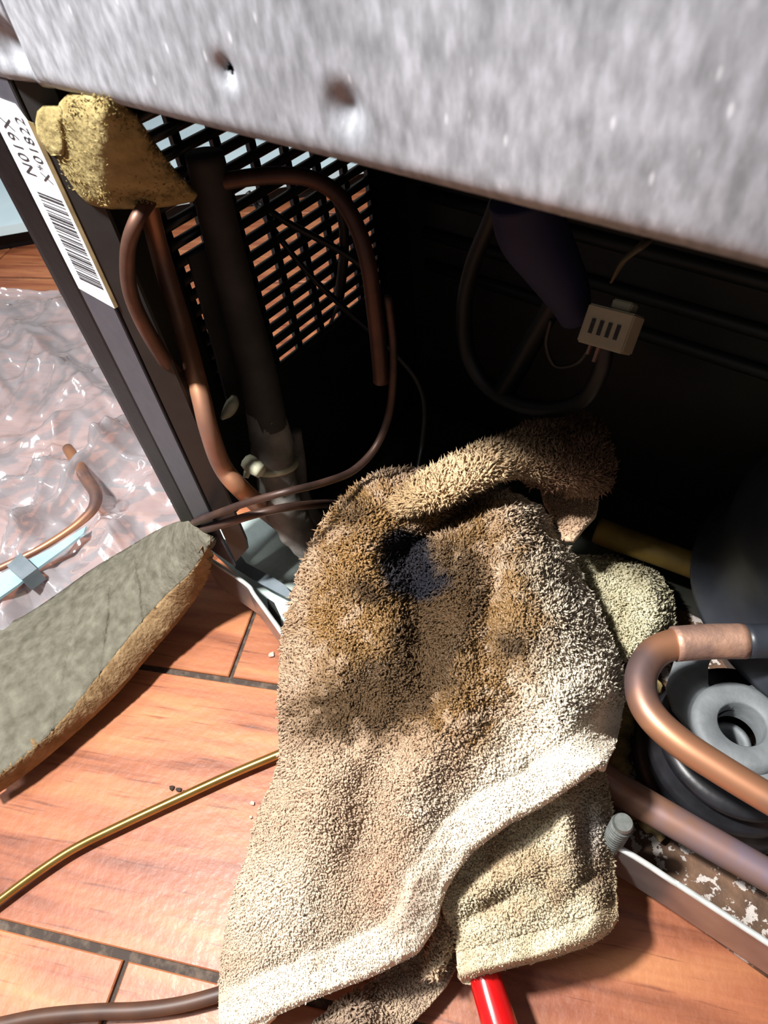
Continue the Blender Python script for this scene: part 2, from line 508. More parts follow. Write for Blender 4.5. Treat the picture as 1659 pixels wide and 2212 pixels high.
M = {
    'galv': mat_galvanised(),
    'wood': mat_wood(),
    'cloth': mat_cloth('terry_cloth'),
    'film': mat_film(),
    'grout': surf('grout', (60, 50, 44), 0.85, col2=(104, 90, 78), nscale=220, lo=0.45, hi=0.75, bump=0.4),
    'black': surf('black_paint', (6, 6, 8), 0.45, col2=(10, 10, 12), nscale=300, bump=0.06, spec=0.25),
    'slat': surf('slat_paint', (30, 32, 31), 0.35, col2=(40, 42, 40), nscale=200),
    'inner': surf('dark_inner_paint', (17, 18, 18), 0.5, col2=(27, 28, 26), nscale=40, bump=0.1),
    'grey': surf('grey_paint', (54, 55, 63), 0.45, col2=(62, 61, 68), nscale=200, bump=0.05),
    'lip': surf('charcoal_paint', (27, 27, 28), 0.5, col2=(33, 32, 32), nscale=90, bump=0.05),
    'paper': surf('sticker_paper', (214, 216, 222), 0.6, col2=(200, 202, 208), nscale=90),
    'paper_edge': surf('yellowed_edge', (176, 160, 122), 0.7, col2=(140, 124, 90), nscale=160),
    'ink': surf('printed_ink', (26, 27, 32), 0.6, col2=(46, 47, 52), nscale=800),
    'copper': surf('copper', (174, 124, 94), 0.44, 0.6, col2=(112, 92, 90), nscale=22, lo=0.42, hi=0.64, rough2=0.5, bump=0.05),
    'copper_dark': surf('tarnished_copper', (100, 70, 57), 0.5, 0.5, col2=(66, 48, 42), nscale=60, lo=0.3, hi=0.7, bump=0.1),
    'copper_heat': surf('heat_tinted_copper', (128, 112, 122), 0.5, 0.4, col2=(150, 112, 92), nscale=30, lo=0.42, hi=0.58, rough2=0.4, bump=0.08),
    'braze': surf('brazed_sleeve', (150, 120, 108), 0.55, 0.5, col2=(186, 146, 124), nscale=70, lo=0.4, hi=0.6, bump=0.3, bscale=220),
    'capillary': surf('brown_capillary', (82, 58, 48), 0.5, 0.4, col2=(54, 40, 36), nscale=60),
    'wrap': surf('grey_insulation', (136, 133, 127), 0.8, col2=(96, 94, 90), nscale=70, bump=0.5, bscale=120),
    'wrap_dark': surf('dark_insulation', (46, 45, 44), 0.75, col2=(60, 58, 56), nscale=60, bump=0.2),
    'nylon': surf('natural_nylon', (196, 196, 172), 0.45, col2=(176, 176, 150), nscale=80),
    'wire': surf('black_wire', (9, 9, 10), 0.5, col2=(14, 14, 15), nscale=200),
    'wire_grey': surf('grey_wire', (88, 84, 84), 0.5, col2=(66, 64, 64), nscale=100),
    'blue': surf('blue_tape', (8, 15, 52), 0.75, col2=(12, 20, 60), nscale=60, bump=0.15),
    'connector': surf('ivory_plastic', (178, 168, 140), 0.5, col2=(160, 150, 124), nscale=70),
    'foam': surf('yellow_foam', (146, 134, 94), 0.95, col2=(104, 91, 58), nscale=130, lo=0.35, hi=0.75, bump=0.4, bscale=500, spec=0.05),
    'foam_strip': surf('olive_foam_face', (114, 111, 99), 0.9, col2=(84, 81, 70), nscale=150, detail=8, lo=0.3, hi=0.7, bump=0.7, bscale=330, spec=0.1),
    'foam_edge': surf('tan_foam_edge', (150, 126, 94), 0.95, col2=(116, 92, 64), nscale=120, lo=0.3, hi=0.7, bump=0.8, bscale=400, spec=0.1),
    'tray': surf('zinc_sheet', (186, 204, 200), 0.5, 0.25, col2=(206, 222, 218), nscale=60, bump=0.15, bscale=240),
    'rail': surf('bare_steel', (172, 164, 162), 0.34, 0.75, col2=(150, 142, 140), nscale=60, bump=0.06),
    'edge': surf('cut_steel_edge', (220, 226, 224), 0.4, 0.4, col2=(200, 204, 200), nscale=200),
    'bluegrey': surf('blue_grey_steel', (112, 124, 132), 0.45, 0.3, col2=(130, 140, 148), nscale=80, bump=0.05),
    'foot': surf('grey_cast_steel', (106, 111, 114), 0.65, 0.15, col2=(124, 129, 132), nscale=90, bump=0.2, bscale=200),
    'rubber': surf('black_rubber', (26, 26, 29), 0.38, col2=(36, 36, 40), nscale=120, bump=0.1),
    'crust': surf('olive_crust', (150, 132, 84), 0.85, col2=(92, 76, 48), nscale=140, lo=0.35, hi=0.7, bump=0.9, bscale=260),
    'shell': surf('black_compressor_paint', (42, 45, 52), 0.4, col2=(52, 56, 64), nscale=60, bump=0.08),
    'zinc_bolt': surf('zinc_bolt', (134, 138, 136), 0.45, 0.6, col2=(104, 108, 104), nscale=200),
    'yellow': surf('yellow_sleeve', (132, 108, 42), 0.7, col2=(108, 86, 34), nscale=60),
    'brass': surf('brass_wire', (196, 164, 96), 0.25, 0.9, col2=(170, 136, 72), nscale=60),
    'brown_hose': surf('brown_hose', (86, 58, 44), 0.5, col2=(66, 46, 38), nscale=60),
    'red': surf('red_plastic', (188, 20, 22), 0.22, col2=(176, 16, 18), nscale=40, coat=0.5),
    'board': surf('pale_blue_board', (196, 222, 232), 0.5, col2=(206, 230, 238), nscale=20),
    'bluesteel': surf('pale_blue_steel', (150, 182, 192), 0.4, 0.3, col2=(176, 206, 214), nscale=50, bump=0.05),
    'crumb': surf('pale_crumb', (214, 186, 170), 0.8, col2=(180, 140, 120), nscale=300),
    'grit': surf('dark_grit', (58, 44, 36), 0.9, col2=(40, 30, 26), nscale=300),
    'bayfloor': surf('olive_bay_floor', (38, 39, 32), 0.7, col2=(52, 52, 42), nscale=30, bump=0.2, bscale=80),
    'rust_edge': surf('rusty_edge', (170, 136, 104), 0.7, col2=(140, 104, 78), nscale=90, lo=0.4, hi=0.6),
}


def mat_rust():
    m = surf('rusty_pan', (112, 84, 64), 0.75, col2=(62, 46, 36), nscale=70, lo=0.35, hi=0.7, bump=0.5, bscale=180)
    nt = m.node_tree
    b = nt.nodes['Principled BSDF']
    src = b.inputs['Base Color'].links[0].from_socket
    tc = nd(nt, 'ShaderNodeTexCoord')
    n = nd(nt, 'ShaderNodeTexNoise'); n.inputs['Scale'].default_value = 170; n.inputs['Detail'].default_value = 8; n.inputs['Roughness'].default_value = 0.65
    nt.links.new(tc.outputs['Object'], n.inputs['Vector'])
    r = nd(nt, 'ShaderNodeValToRGB')
    r.color_ramp.elements[0].position = 0.545; r.color_ramp.elements[0].color = (0, 0, 0, 1)
    r.color_ramp.elements[1].position = 0.56; r.color_ramp.elements[1].color = (1, 1, 1, 1)
    nt.links.new(n.outputs['Fac'], r.inputs['Fac'])
    mx = nd(nt, 'ShaderNodeMixRGB')
    nt.links.new(r.outputs[0], mx.inputs[0]); nt.links.new(src, mx.inputs[1])
    mx.inputs[2].default_value = lin((186, 178, 172))
    nt.links.new(mx.outputs[0], b.inputs['Base Color'])
    return m


M['rust'] = mat_rust()

# ------------------------------------------------------------------ floor of wooden planks
ANG = math.radians(27.3)
SD = np.array([math.cos(ANG), math.sin(ANG)]); ND = np.array([-math.sin(ANG), math.cos(ANG)])
PW, PL, GAP = 0.1404, 0.90, 0.0040
floor = box('floor', (-2.6, -1.6, -0.03), (1.8, 2.2, -0.0022), M['grout'])
tag(floor, 'reddish brown wooden plank floor with dark recessed joints', 'floor', kind='structure')


def plank_mesh():
    bm = bmesh.new()
    L, W = PL - GAP * 0.7, PW - GAP
    bmesh.ops.create_cube(bm, size=1)
    for v in bm.verts:
        v.co = Vector((v.co.x * L, v.co.y * W, (v.co.z - 0.5) * 0.012))
    top = [e for e in bm.edges if all(v.co.z > -0.001 for v in e.verts)]
    bmesh.ops.bevel(bm, geom=top, offset=0.0006, segments=1, affect='EDGES')
    me = bpy.data.meshes.new('plank')
    bm.to_mesh(me); bm.free()
    me.materials.append(M['wood'])
    return me


pm = plank_mesh()
for row in range(-7, 15):
    n0 = 0.0119 + PW * (row + 0.5)
    ph = -0.1625 if row % 2 else -0.1625 + PL * 0.5
    for k in range(-3, 3):
        s0 = ph + PL * (k + 0.5)
        p = SD * s0 + ND * n0
        if not (-2.0 < p[0] < 0.9 and -0.9 < p[1] < 1.6):
            continue
        o = bpy.data.objects.new('plank', pm)
        COL.objects.link(o)
        o.location = (p[0], p[1], 0.0)
        o.rotation_euler = (0, 0, ANG + (math.pi if (row * 7 + k * 3) % 2 else 0))
        o.parent = floor

# ------------------------------------------------------------------ refrigerator
Y0 = 0.098                 # plane of the back of the cabinet
XW = -0.2595               # left side wall
ZE = 0.304                 # lower edge of the back panel
fr = thing('refrigerator', (-0.05, 0.3, 0.0), 'galvanised back of a refrigerator with its compressor bay open above the floor', 'refrigerator')


def part(o, label=None):
    if label: o['label'] = label
    return o


# back panel with dimples and a screw hole
def panel_grid(name, x0, x1, z0, z1, step, dimples, holes, y=Y0, label=None, curve=None):
    nx = int((x1 - x0) / step) + 1; nz = int((z1 - z0) / step) + 1
    xs = np.linspace(x0, x1, nx); zs = z0 + (np.linspace(0, 1, nz) ** 1.0) * (z1 - z0)
    Xg, Zg = np.meshgrid(xs, zs)
    Yg = np.full_like(Xg, y)
    lip = np.clip(1 - (Zg - z0) / 0.004, 0, 1)
    Yg += 0.004 * (1 - np.sqrt(np.maximum(0, 1 - lip ** 2)))       # rolled lower edge
    if curve: Yg += curve(Xg, Zg)
    for cx, cz, r, d in dimples:
        q = np.clip(1 - np.hypot(Xg - cx, Zg - cz) / r, 0, 1)
        Yg += d * (q * q * (3 - 2 * q))
    V = np.stack([Xg, Yg, Zg], -1).reshape(-1, 3)
    F = []
    for j in range(nz - 1):
        for i in range(nx - 1):
            xc, zc = 0.5 * (xs[i] + xs[i + 1]), 0.5 * (zs[j] + zs[j + 1])
            if any(math.hypot(xc - hx, zc - hz) < hr for hx, hz, hr in holes):
                continue
            F.append((j * nx + i, j * nx + i + 1, (j + 1) * nx + i + 1, (j + 1) * nx + i))
    o = mesh(name, V, F, M['galv'], fr)
    sm = o.modifiers.new('sheet', 'SOLIDIFY'); sm.thickness = 0.0012; sm.offset = 1
    return part(o, label)


hA = at(493, 152, Y=Y0); hB = at(755, 235, Y=Y0)
XS = -0.2035
panel_grid('back_panel', XS, 0.12, ZE, 0.42, 0.00085,
           [(hA[0], hA[2], 0.0052, 0.0022), (hB[0], hB[2], 0.0066, 0.0026)], [(hA[0], hA[2], 0.0016)],
           label='mottled galvanised steel back panel with a screw hole and a dimple')
box('back_panel_upper', (XS, Y0, 0.42), (0.36, Y0 + 0.0012, 0.80), M['galv'], fr)
box('back_panel_upper', (0.12, Y0, ZE), (0.36, Y0 + 0.0012, 0.42), M['galv'], fr)
dL = at(28, 105, Y=Y0)
panel_grid('corner_panel', -0.2600, XS - 0.0006, ZE - 0.0005, 0.42, 0.0011, [(dL[0], dL[2], 0.012, 0.006)], [], y=Y0 - 0.0006,
           label='galvanised corner strip with a pressed dent beside the panel seam')
tube('panel_edge', [(XS, Y0 + 0.0045, ZE + 0.0006), (-0.08, Y0 + 0.0045, ZE + 0.0006), (0.36, Y0 + 0.0045, ZE + 0.0006)], 0.0012, M['rust_edge'], fr, seg=8, n=4)
# dark pocket behind the screw hole
lathe('screw_hole', (hA[0], Y0 + 0.003, hA[2]), [(0.0026, 0.0), (0.0024, 0.010), (0.0001, 0.010)], M['inner'], fr, seg=16, axis=(0, 1, 0))

# side wall with the louvred vent
VY0, VY1, VZ0, VZ1 = 0.150, 0.282, 0.128, 0.270
segs = [((XW, Y0 + 0.006, 0.058), (XW + 0.0016, VY0, 0.80)), ((XW, VY1, 0.004), (XW + 0.0016, 0.60, 0.80)),
        ((XW, VY0, 0.004), (XW + 0.0016, VY1, VZ0)), ((XW, VY0, VZ1), (XW + 0.0016, VY1, 0.80))]
bm = bmesh.new()
for lo, hi in segs:
    r = bmesh.ops.create_cube(bm, size=1)
    for v in r['verts']:
        v.co = Vector([lo[k] + (v.co[k] + 0.5) * (hi[k] - lo[k]) for k in range(3)])
me = bpy.data.meshes.new('side_panel'); bm.to_mesh(me); bm.free()
side = link('side_panel', me, M['inner'], fr, smooth=False)
part(side, 'dark painted side panel with a louvred vent')


def sub(o):
    """re-parent a freshly built mesh below the side panel"""
    o.parent = side
    o.matrix_parent_inverse = side.matrix_world.inverted() if False else Matrix.Identity(4)
    return o


PITCH = 0.0083
nrow = int((VZ1 - VZ0) / PITCH)
slat_me = None
for k in range(nrow + 1):
    z = VZ0 + PITCH * k
    if slat_me is None:
        V, F = tube_data([np.array([0, VY0 - 0.002, 0]), np.array([0, 0.5 * (VY0 + VY1), 0]), np.array([0, VY1 + 0.002, 0])], 0.0024, seg=10, n=2)
        slat_me = bpy.data.meshes.new('vent_slat'); slat_me.from_pydata([tuple(v) for v in V], [], F)
        slat_me.materials.append(M['slat']); slat_me.polygons.foreach_set('use_smooth', [True] * len(slat_me.polygons))
    o = bpy.data.objects.new('vent_slat', slat_me); COL.objects.link(o)
    o.location = (XW + 0.0025, 0, z)
    sub(o)
for k in range(8):
    y = VY0 + 0.0 + k * (VY1 - VY0) / 7
    o = box('vent_bar', (XW - 0.001, y - 0.0020, VZ0 - 0.002), (XW + 0.0018, y + 0.0020, VZ1 + 0.002), M['black'], None)
    sub(o)

# corner hem, flange, inner lip
prof = [(-0.2668, 0.1100), (-0.2668, 0.1010), (-0.2660, 0.0990), (-0.2640, 0.0980), (-0.2600, 0.0977), (-0.2470, 0.0980), (-0.2447, 0.0986),
        (-0.2447, 0.1010), (-0.2590, 0.1012), (-0.2590, 0.1220), (-0.2606, 0.1220), (-0.2612, 0.1120)]
ZB = 0.076
V = [(x, y, ZB) for x, y in prof] + [(x, y, 0.80) for x, y in prof]
n = len(prof)
F = [(i, (i + 1) % n, n + (i + 1) % n, n + i) for i in range(n)] + [tuple(range(n))[::-1], tuple(range(n, 2 * n))]
part(mesh('corner_hem', V, F, M['black'], fr, smooth=False), 'rounded black edge of the cabinet side')
flange = box('flange', (-0.2444, 0.0978, 0.066), (-0.2226, 0.0990, 0.36), M['grey'], fr, bevel=0.0003)
part(flange, 'long grey painted flange carrying the barcode sticker')
part(slab('inner_lip', [(-0.2216, 0.0990, 0.070), (-0.2216, 0.0990, 0.36), (-0.2140, 0.1058, 0.36), (-0.2140, 0.1058, 0.088), (-0.2150, 0.1050, 0.080)], 0.0012, M['lip'], fr, direction=(0, 1, 0)), 'dark charcoal lip beside the flange')
hp = at(372, 1006, Y=0.0978)
lathe('flange_hole', (hp[0], 0.0979, hp[2]), [(0.0001, -0.0002), (0.0016, -0.0002), (0.0021, -0.0006), (0.0024, 0.0)], M['black'], fr, seg=16, axis=(0, -1, 0))

# barcode sticker on the flange
YS = 0.0976
zb, zt = at(172, 620, Y=YS)[2] - 0.001, at(20, 215, Y=YS)[2]
xl, xr = -0.2438, -0.2218
st = slab('sticker', [(xl, YS, zb), (xr, YS, zb - 0.0015), (xr, YS, zt - 0.005), (xr - 0.003, YS, zt - 0.001), (xl, YS, zt)], 0.0002, M['paper'], fr, direction=(0, 1, 0))
part(st, 'white sticker printed with a code and a barcode')
slab('sticker_edge', [(xr, YS, zb - 0.0015), (xr, YS, zt - 0.005), (xr + 0.0006, YS + 0.0012, zt - 0.006), (xr + 0.0006, YS + 0.0012, zb - 0.0012)], 0.0002, M['paper_edge'], fr, direction=(0, 1, 0))


def under(o, p):
    o.parent = p
    o.matrix_parent_inverse = Matrix.Identity(4)
    return o


def text_mesh(txt, size, x_base, z_start, name, xs=1.0):
    cu = bpy.data.curves.new(name, 'FONT'); cu.body = txt; cu.size = size; cu.extrude = 0.00002; cu.space_character = 1.12
    tmp = bpy.data.objects.new(name + '_tmp', cu); COL.objects.link(tmp)
    bpy.context.view_layer.update()
    me = bpy.data.meshes.new_from_object(tmp.evaluated_get(bpy.context.evaluated_depsgraph_get()))
    bpy.data.objects.remove(tmp)
    # reads upwards: glyph right -> +Z, glyph up -> -X
    for v in me.vertices:
        gx, gy = v.co.x, v.co.y
        v.co = (x_base - gy, YS - 0.00015 - v.co.z, z_start + gx * xs)
    o = link(name, me, M['ink'], None, smooth=False)
    return under(o, st)


pb = at(93, 388, Y=YS); pt = at(33, 297, Y=YS)
text_mesh('N019X', 0.0088, -0.2330, pb[2], 'printed_code', 0.62)
pc = at(122, 402, Y=YS)
text_mesh('X*01822', 0.0075, -0.2240, pc[2], 'printed_code', 0.66)
z_hi, z_lo = at(118, 428, Y=YS)[2], at(200, 618, Y=YS)[2]
bars = [2, 1, 3, 2, 1, 3, 1, 1, 2, 3, 1, 2, 1, 1, 3, 1, 2, 2, 3, 1, 1, 1, 2, 2, 1, 3, 2, 1, 1, 2, 3, 1, 2, 1, 1, 3, 2, 2, 1, 1, 3, 1, 1, 2, 2, 1, 3, 1, 1, 2, 1, 3, 2, 1, 2, 1, 1, 1, 3, 2]
tot = sum(bars); zc = z_hi
for i, w in enumerate(bars):
    hgt = (z_hi - z_lo) * w / tot
    if i % 2 == 0:
        under(box('barcode_bar', (-0.2385, YS - 0.00012, zc - hgt * 0.86), (-0.2236, YS - 0.00002, zc), M['ink'], None), st)
    zc -= hgt

# inside of the compressor bay
rear = box('rear_wall', (XW, 0.312, 0.0), (0.36, 0.320, 0.33), M['inner'], fr)
part(rear, 'dark ribbed rear wall inside the bay')
for z in (0.131, 0.152, 0.176):
    tube('wall_rib', [(-0.245, 0.312, z), (0.05, 0.312, z), (0.35, 0.312, z)], 0.0042, M['inner'], fr, seg=10, n=3)
box('bay_ceiling', (XW, Y0 + 0.006, 0.325), (0.36, 0.32, 0.333), M['inner'], fr)
box('right_side_panel', (0.36, Y0, 0.02), (0.3616, 0.6, 0.80), M['inner'], fr)
box('cabinet_core', (XW + 0.004, 0.12, 0.335), (0.355, 0.598, 0.798), M['inner'], fr)
part(box('bay_floor', (XW + 0.0017, 0.140, 0.006), (-0.0802, 0.311, 0.012), M['bayfloor'], fr), 'dark olive floor of the bay')
box('bay_floor', (-0.080, 0.245, 0.006), (0.355, 0.311, 0.012), M['bayfloor'], fr)
pan = box('base_pan', (-0.080, 0.102, 0.008), (0.355, 0.2448, 0.013), M['rust'], fr)
part(pan, 'brown rusty base pan with flaking pale paint')

# front rail: upright steel sheet, bent near its left end
q = [at(437, 1201, Z=0.048), at(528, 1263, Z=0.048), at(549, 1290, Z=0.048), at(612, 1378, Z=0.048), at(640, 1430, Z=0.046)]
path = [(p[0], p[1]) for p in q] + [(-0.12, 0.070), (-0.05, 0.088)]
w = [at(1325, 1826, Z=0.050), at(1452, 1905, Z=0.050), at(1475, 1925, Z=0.047), at(1659, 2043, Z=0.048), at(1900, 2200, Z=0.048)]
path += [(p[0], p[1]) for p in w]
part(strip('front_rail', path, 0.016, 0.048, 0.0016, M['rail'], fr), 'bare steel front rail of the base')
tube('rail_edge', [np.array([p[0], p[1] + 0.0008, 0.0484]) for p in path], 0.0013, M['edge'], fr, seg=8, n=4)
# zinc tray and torn strip at the left end of the base
T = lambda pts, z: [at(x, y, Z=z) for x, y in pts]
part(slab('zinc_tray', T([(440, 1175), (500, 1120), (585, 1105), (650, 1190), (690, 1290), (690, 1420), (625, 1400), (612, 1372), (556, 1290), (535, 1262)], 0.030), 0.0012, M['tray'], fr), 'pale zinc tray at the left end of the base')
part(slab('steel_tab', T([(482, 1163), (498, 1172), (513, 1190), (532, 1216), (590, 1247), (613, 1262), (632, 1284), (622, 1292), (565, 1262), (508, 1226), (496, 1196)], 0.042), 0.0012, M['bluegrey'], fr), 'blue grey folded steel tab')
slab('dark_slot', T([(577, 1292), (590, 1300), (604, 1330), (610, 1362), (594, 1345), (580, 1320)], 0.0312), 0.0006, M['inner'], fr)
slab('bent_flap', T([(440, 1150), (470, 1168), (474, 1188), (455, 1182)], 0.050), 0.0010, M['tray'], fr)

# copper pipes of the left side
def px(pts, key='X'):
    return [at(x, y, **{key: v}) for x, y, v in pts]


A = px([(300, 330, 0.135), (322, 450, 0.134), (352, 570, 0.132), (392, 700, 0.125), (430, 840, 0.112), (452, 930, 0.106), (482, 1010, 0.1055), (530, 1065, 0.109)], 'Y') + \
    [at(590, 1115, Z=0.060), at(650, 1160, Z=0.054), at(720, 1215, Z=0.045), at(790, 1265, Z=0.04)]
part(tube('copper_pipe', A, [rad(42, p) for p in A], M['copper'], fr, seg=18), 'copper pipe curving down from the foam pad to the towel')
B = px([(324, 430, 0.112), (294, 480, 0.104), (276, 545, 0.1005), (282, 632, 0.1000), (318, 715, 0.1015), (372, 800, 0.108), (420, 866, 0.122), (455, 930, 0.136)], 'Y')
part(tube('copper_loop', B, [rad(33, p) for p in B], M['copper_dark'], fr, seg=16), 'dull copper loop behind the main pipe')
C = px([(380, 420, 0.150), (440, 402, 0.158), (520, 386, 0.168), (600, 379, 0.178), (670, 386, 0.186), (728, 420, 0.190), (770, 488, 0.190), (795, 570, 0.188), (808, 660, 0.186), (818, 750, 0.184), (824, 824, 0.182)], 'Y')
part(tube('cut_copper_pipe', C, [rad(36, p) for p in C], M['copper_dark'], fr, seg=18, hollow=True), 'arched brown pipe ending in an open cut end')

# thick insulated line and its grey wrap
D = px([(440, 330, -0.232), (470, 470, -0.232), (515, 650, -0.230), (555, 800, -0.226), (580, 920, -0.222)])
part(tube('insulated_line', D, [rad(82, p) for p in D], M['wrap_dark'], fr, seg=20), 'thick dark insulated line in front of the vent')
D2 = px([(570, 880, -0.224), (588, 960, -0.221), (598, 1040, -0.217), (612, 1090, -0.212), (640, 1140, -0.205), (690, 1200, -0.195)])
V, F = tube_data(D2, [rad(wd, p) for wd, p in zip((82, 92, 84, 88, 80, 70), D2)], seg=28, n=14)
V = [v + np.array([1, 1, 1]) * 0.0022 * (fbm(np.array([v[2] * 160]), np.array([v[0] * 160 + v[1] * 90]), 5)[0] - 0.5) for v in V]
part(mesh('insulation_wrap', V, F, M['wrap'], fr), 'crumpled grey insulation wrapped round the line')
zc0 = at(590, 1003, X=-0.221)
tdir = (D2[2] - D2[1]); tdir /= np.linalg.norm(tdir)
ring = []
uu = np.cross(tdir, [0, 0, 1.0]); uu /= np.linalg.norm(uu); vv = np.cross(tdir, uu)
rr = rad(95, zc0)
for k in range(25):
    a = 2 * math.pi * k / 24
    ring.append(zc0 + rr * (math.cos(a) * uu + math.sin(a) * vv))
zt_o = part(tube('cable_tie', ring, 0.0021, M['nylon'], fr, seg=8, n=2), 'pale nylon cable tie round the wrap')
zh = at(545, 1005, X=-0.214)
mesh_o = tube('cable_tie_head', [zh + np.array([-0.004, 0, 0.001]), zh, zh + np.array([0.006, 0, -0.001])], [0.0038, 0.0046, 0.0036], M['nylon'], fr, seg=8, n=3)
zh2 = at(531, 1032, X=-0.214)
tube('cable_tie_tail', [zh, (zh + zh2) / 2 + np.array([-0.0008, 0, 0]), zh2], [0.003, 0.0026, 0.0018], M['nylon'], fr, seg=8, n=4, flat=0.5)
H = px([(636, 930, -0.225), (646, 1000, -0.222), (652, 1060, -0.218), (672, 1105, -0.212), (712, 1150, -0.204)])
part(tube('grey_tube', H, [rad(30, p) for p in H], M['wrap'], fr, seg=14), 'thin grey tube beside the wrap')
Pc = px([(478, 905, -0.236), (492, 890, -0.236), (503, 870, -0.236), (506, 855, -0.236)])
part(tube('pale_clip', Pc, [rad(8, Pc[0]), rad(26, Pc[0]), rad(28, Pc[0]), rad(12, Pc[0])], M['nylon'], fr, seg=10), 'small pale clip behind the pipe')
slab('vent_bracket', [at(x, y, X=-0.244) for x, y in [(408, 556), (470, 528), (585, 880), (500, 900), (470, 780)]], 0.0015, M['wrap_dark'], fr, direction=(-1, 0, 0))

# capillaries and wires
def wire(name, pts, key, wpx, mat, label=None, seg=8):
    P = px(pts, key)
    return part(tube(name, P, [rad(wpx, p) for p in P], mat, fr, seg=seg, n=8), label)


wire('capillary_tube', [(838, 640, 0.186), (850, 760, 0.184), (843, 880, 0.178), (815, 960, 0.168), (765, 1015, 0.150), (700, 1042, 0.130), (620, 1062, 0.112), (540, 1084, 0.102), (480, 1105, 0.0965), (432, 1124, 0.0960), (404, 1137, 0.104)], 'Y', 17, M['capillary'], 'thin brown capillary tube looping down to the cabinet corner', 10)
wire('capillary_tube', [(800, 1110, 0.190), (735, 1090, 0.158), (650, 1092, 0.126), (570, 1106, 0.108), (500, 1126, 0.099), (445, 1143, 0.0965), (415, 1152, 0.103)], 'Y', 19, M['capillary'], 'dark capillary tube running under the towel', 10)
wire('thin_wire', [(735, 648, 0.235), (705, 720, 0.230), (680, 790, 0.225), (658, 860, 0.215), (650, 890, 0.21)], 'Y', 7, M['wire_grey'])
wire('black_wire', [(535, 415, 0.205), (580, 480, 0.208), (640, 560, 0.212), (700, 625, 0.218), (760, 680, 0.22), (860, 770, 0.222), (905, 830, 0.222), (918, 890, 0.22), (912, 960, 0.215), (900, 1030, 0.20)], 'Y', 13, M['wire'], 'black wire crossing the vent and dropping to the towel')
wire('black_wire', [(560, 440, 0.205), (620, 480, 0.210), (680, 512, 0.218), (740, 545, 0.224), (790, 580, 0.228)], 'Y', 15, M['wire'])
wire('black_wire', [(725, 420, 0.222), (742, 490, 0.226), (742, 560, 0.228), (733, 640, 0.228)], 'Y', 22, M['wire'])

wire('black_cable', [(1085, 400, 0.225), (1062, 470, 0.228), (1022, 570, 0.232), (1004, 660, 0.234), (1010, 760, 0.234), (1050, 830, 0.232), (1120, 872, 0.228), (1200, 884, 0.222), (1262, 860, 0.220), (1298, 800, 0.220), (1310, 740, 0.222)], 'Y', 36, M['wire'], 'thick black cable hanging in a loop below the panel', 14)
cg = px([(1205, 640, 0.236), (1160, 720, 0.236), (1115, 800, 0.234), (1085, 850, 0.232)], 'Y')
part(tube('corrugated_conduit', cg, [rad(44, p) for p in cg], M['wire'], fr, seg=14, n=20, profile=lambda t: 1.0 + 0.10 * math.sin(t * 190)), 'black corrugated conduit')
bl = px([(1130, 420, 0.205), (1150, 500, 0.207), (1190, 570, 0.210), (1228, 640, 0.212), (1240, 690, 0.214)], 'Y')
part(tube('blue_tape_bundle', bl, [rad(wd, p) for wd, p in zip((150, 150, 125, 95, 60), bl)], M['blue'], fr, seg=18), 'wire bundle wrapped in dark blue tape')
wire('thin_wire', [(1190, 690, 0.215), (1180, 745, 0.214), (1200, 790, 0.213), (1245, 785, 0.212), (1275, 750, 0.212)], 'Y', 9, M['wire'])
tape = px([(1400, 520, 0.235), (1350, 560, 0.235), (1320, 610, 0.232)], 'Y')
tube('masking_tape', tape, [rad(70, tape[0]), rad(55, tape[0]), rad(20, tape[0])], surf('dull_tape', (120, 106, 80), 0.7, col2=(96, 84, 62), nscale=50), fr, seg=10, flat=0.25)

# white plug connector
cc = at(1319, 712, Y=0.205)
ex = at(1372, 728, Y=0.205) - at(1268, 700, Y=0.205); wl = np.linalg.norm(ex); ex /= wl
nz_ = CAM - cc; nz_ /= np.linalg.norm(nz_); ey = np.cross(nz_, ex); ey /= np.linalg.norm(ey); ez = np.cross(ex, ey)
RM = Matrix([[ex[0], ey[0], ez[0], cc[0]], [ex[1], ey[1], ez[1], cc[1]], [ex[2], ey[2], ez[2], cc[2]], [0, 0, 0, 1]])
conn = box('plug_connector', (-wl * 0.47, -0.0070, -0.006), (wl * 0.47, 0.0070, 0.006), M['connector'], fr, bevel=0.0006, rot=RM)
part(conn, 'ivory plug connector hanging on the cable')
under(box('latch', (-wl * 0.10, 0.0070, -0.004), (wl * 0.30, 0.0105, 0.003), M['connector'], None, bevel=0.0005, rot=RM), conn)
for k in range(4):
    x = -wl * 0.30 + k * wl * 0.17
    under(box('slot', (x, -0.0030, 0.00598), (x + 0.0014, 0.0022, 0.0063), M['ink'], None, rot=RM), conn)
under(box('pin', (-wl * 0.30, -0.0105, -0.001), (-wl * 0.25, -0.0070, 0.001), M['copper'], None, rot=RM), conn)
under(box('pin', (-wl * 0.13, -0.0125, -0.001), (-wl * 0.07, -0.0070, 0.001), M['copper'], None, rot=RM), conn)

# compressor side
SHC = np.array([0.045, 0.262])
prof = []
for k in range(25):
    a = math.pi / 2 * k / 24
    prof.append((0.068 * math.cos(a) ** 0.6 if k < 24 else 0.0001, 0.105 + 0.042 * math.sin(a)))
prof = [(0.060, 0.030), (0.074, 0.062), (0.0765, 0.064), (0.0765, 0.068), (0.072, 0.074), (0.0685, 0.084), (0.068, 0.095)] + prof
part(lathe('compressor_shell', (SHC[0], SHC[1], 0), prof, M['shell'], fr, seg=64), 'dark domed compressor shell')
fc = at(1597, 1572, Z=0.060)


def circ(c, r, z, n=32, rev=False):
    return [np.array([c[0] + r * math.cos(2 * math.pi * k / n), c[1] + r * math.sin(2 * math.pi * k / n), z]) for k in range(n)]


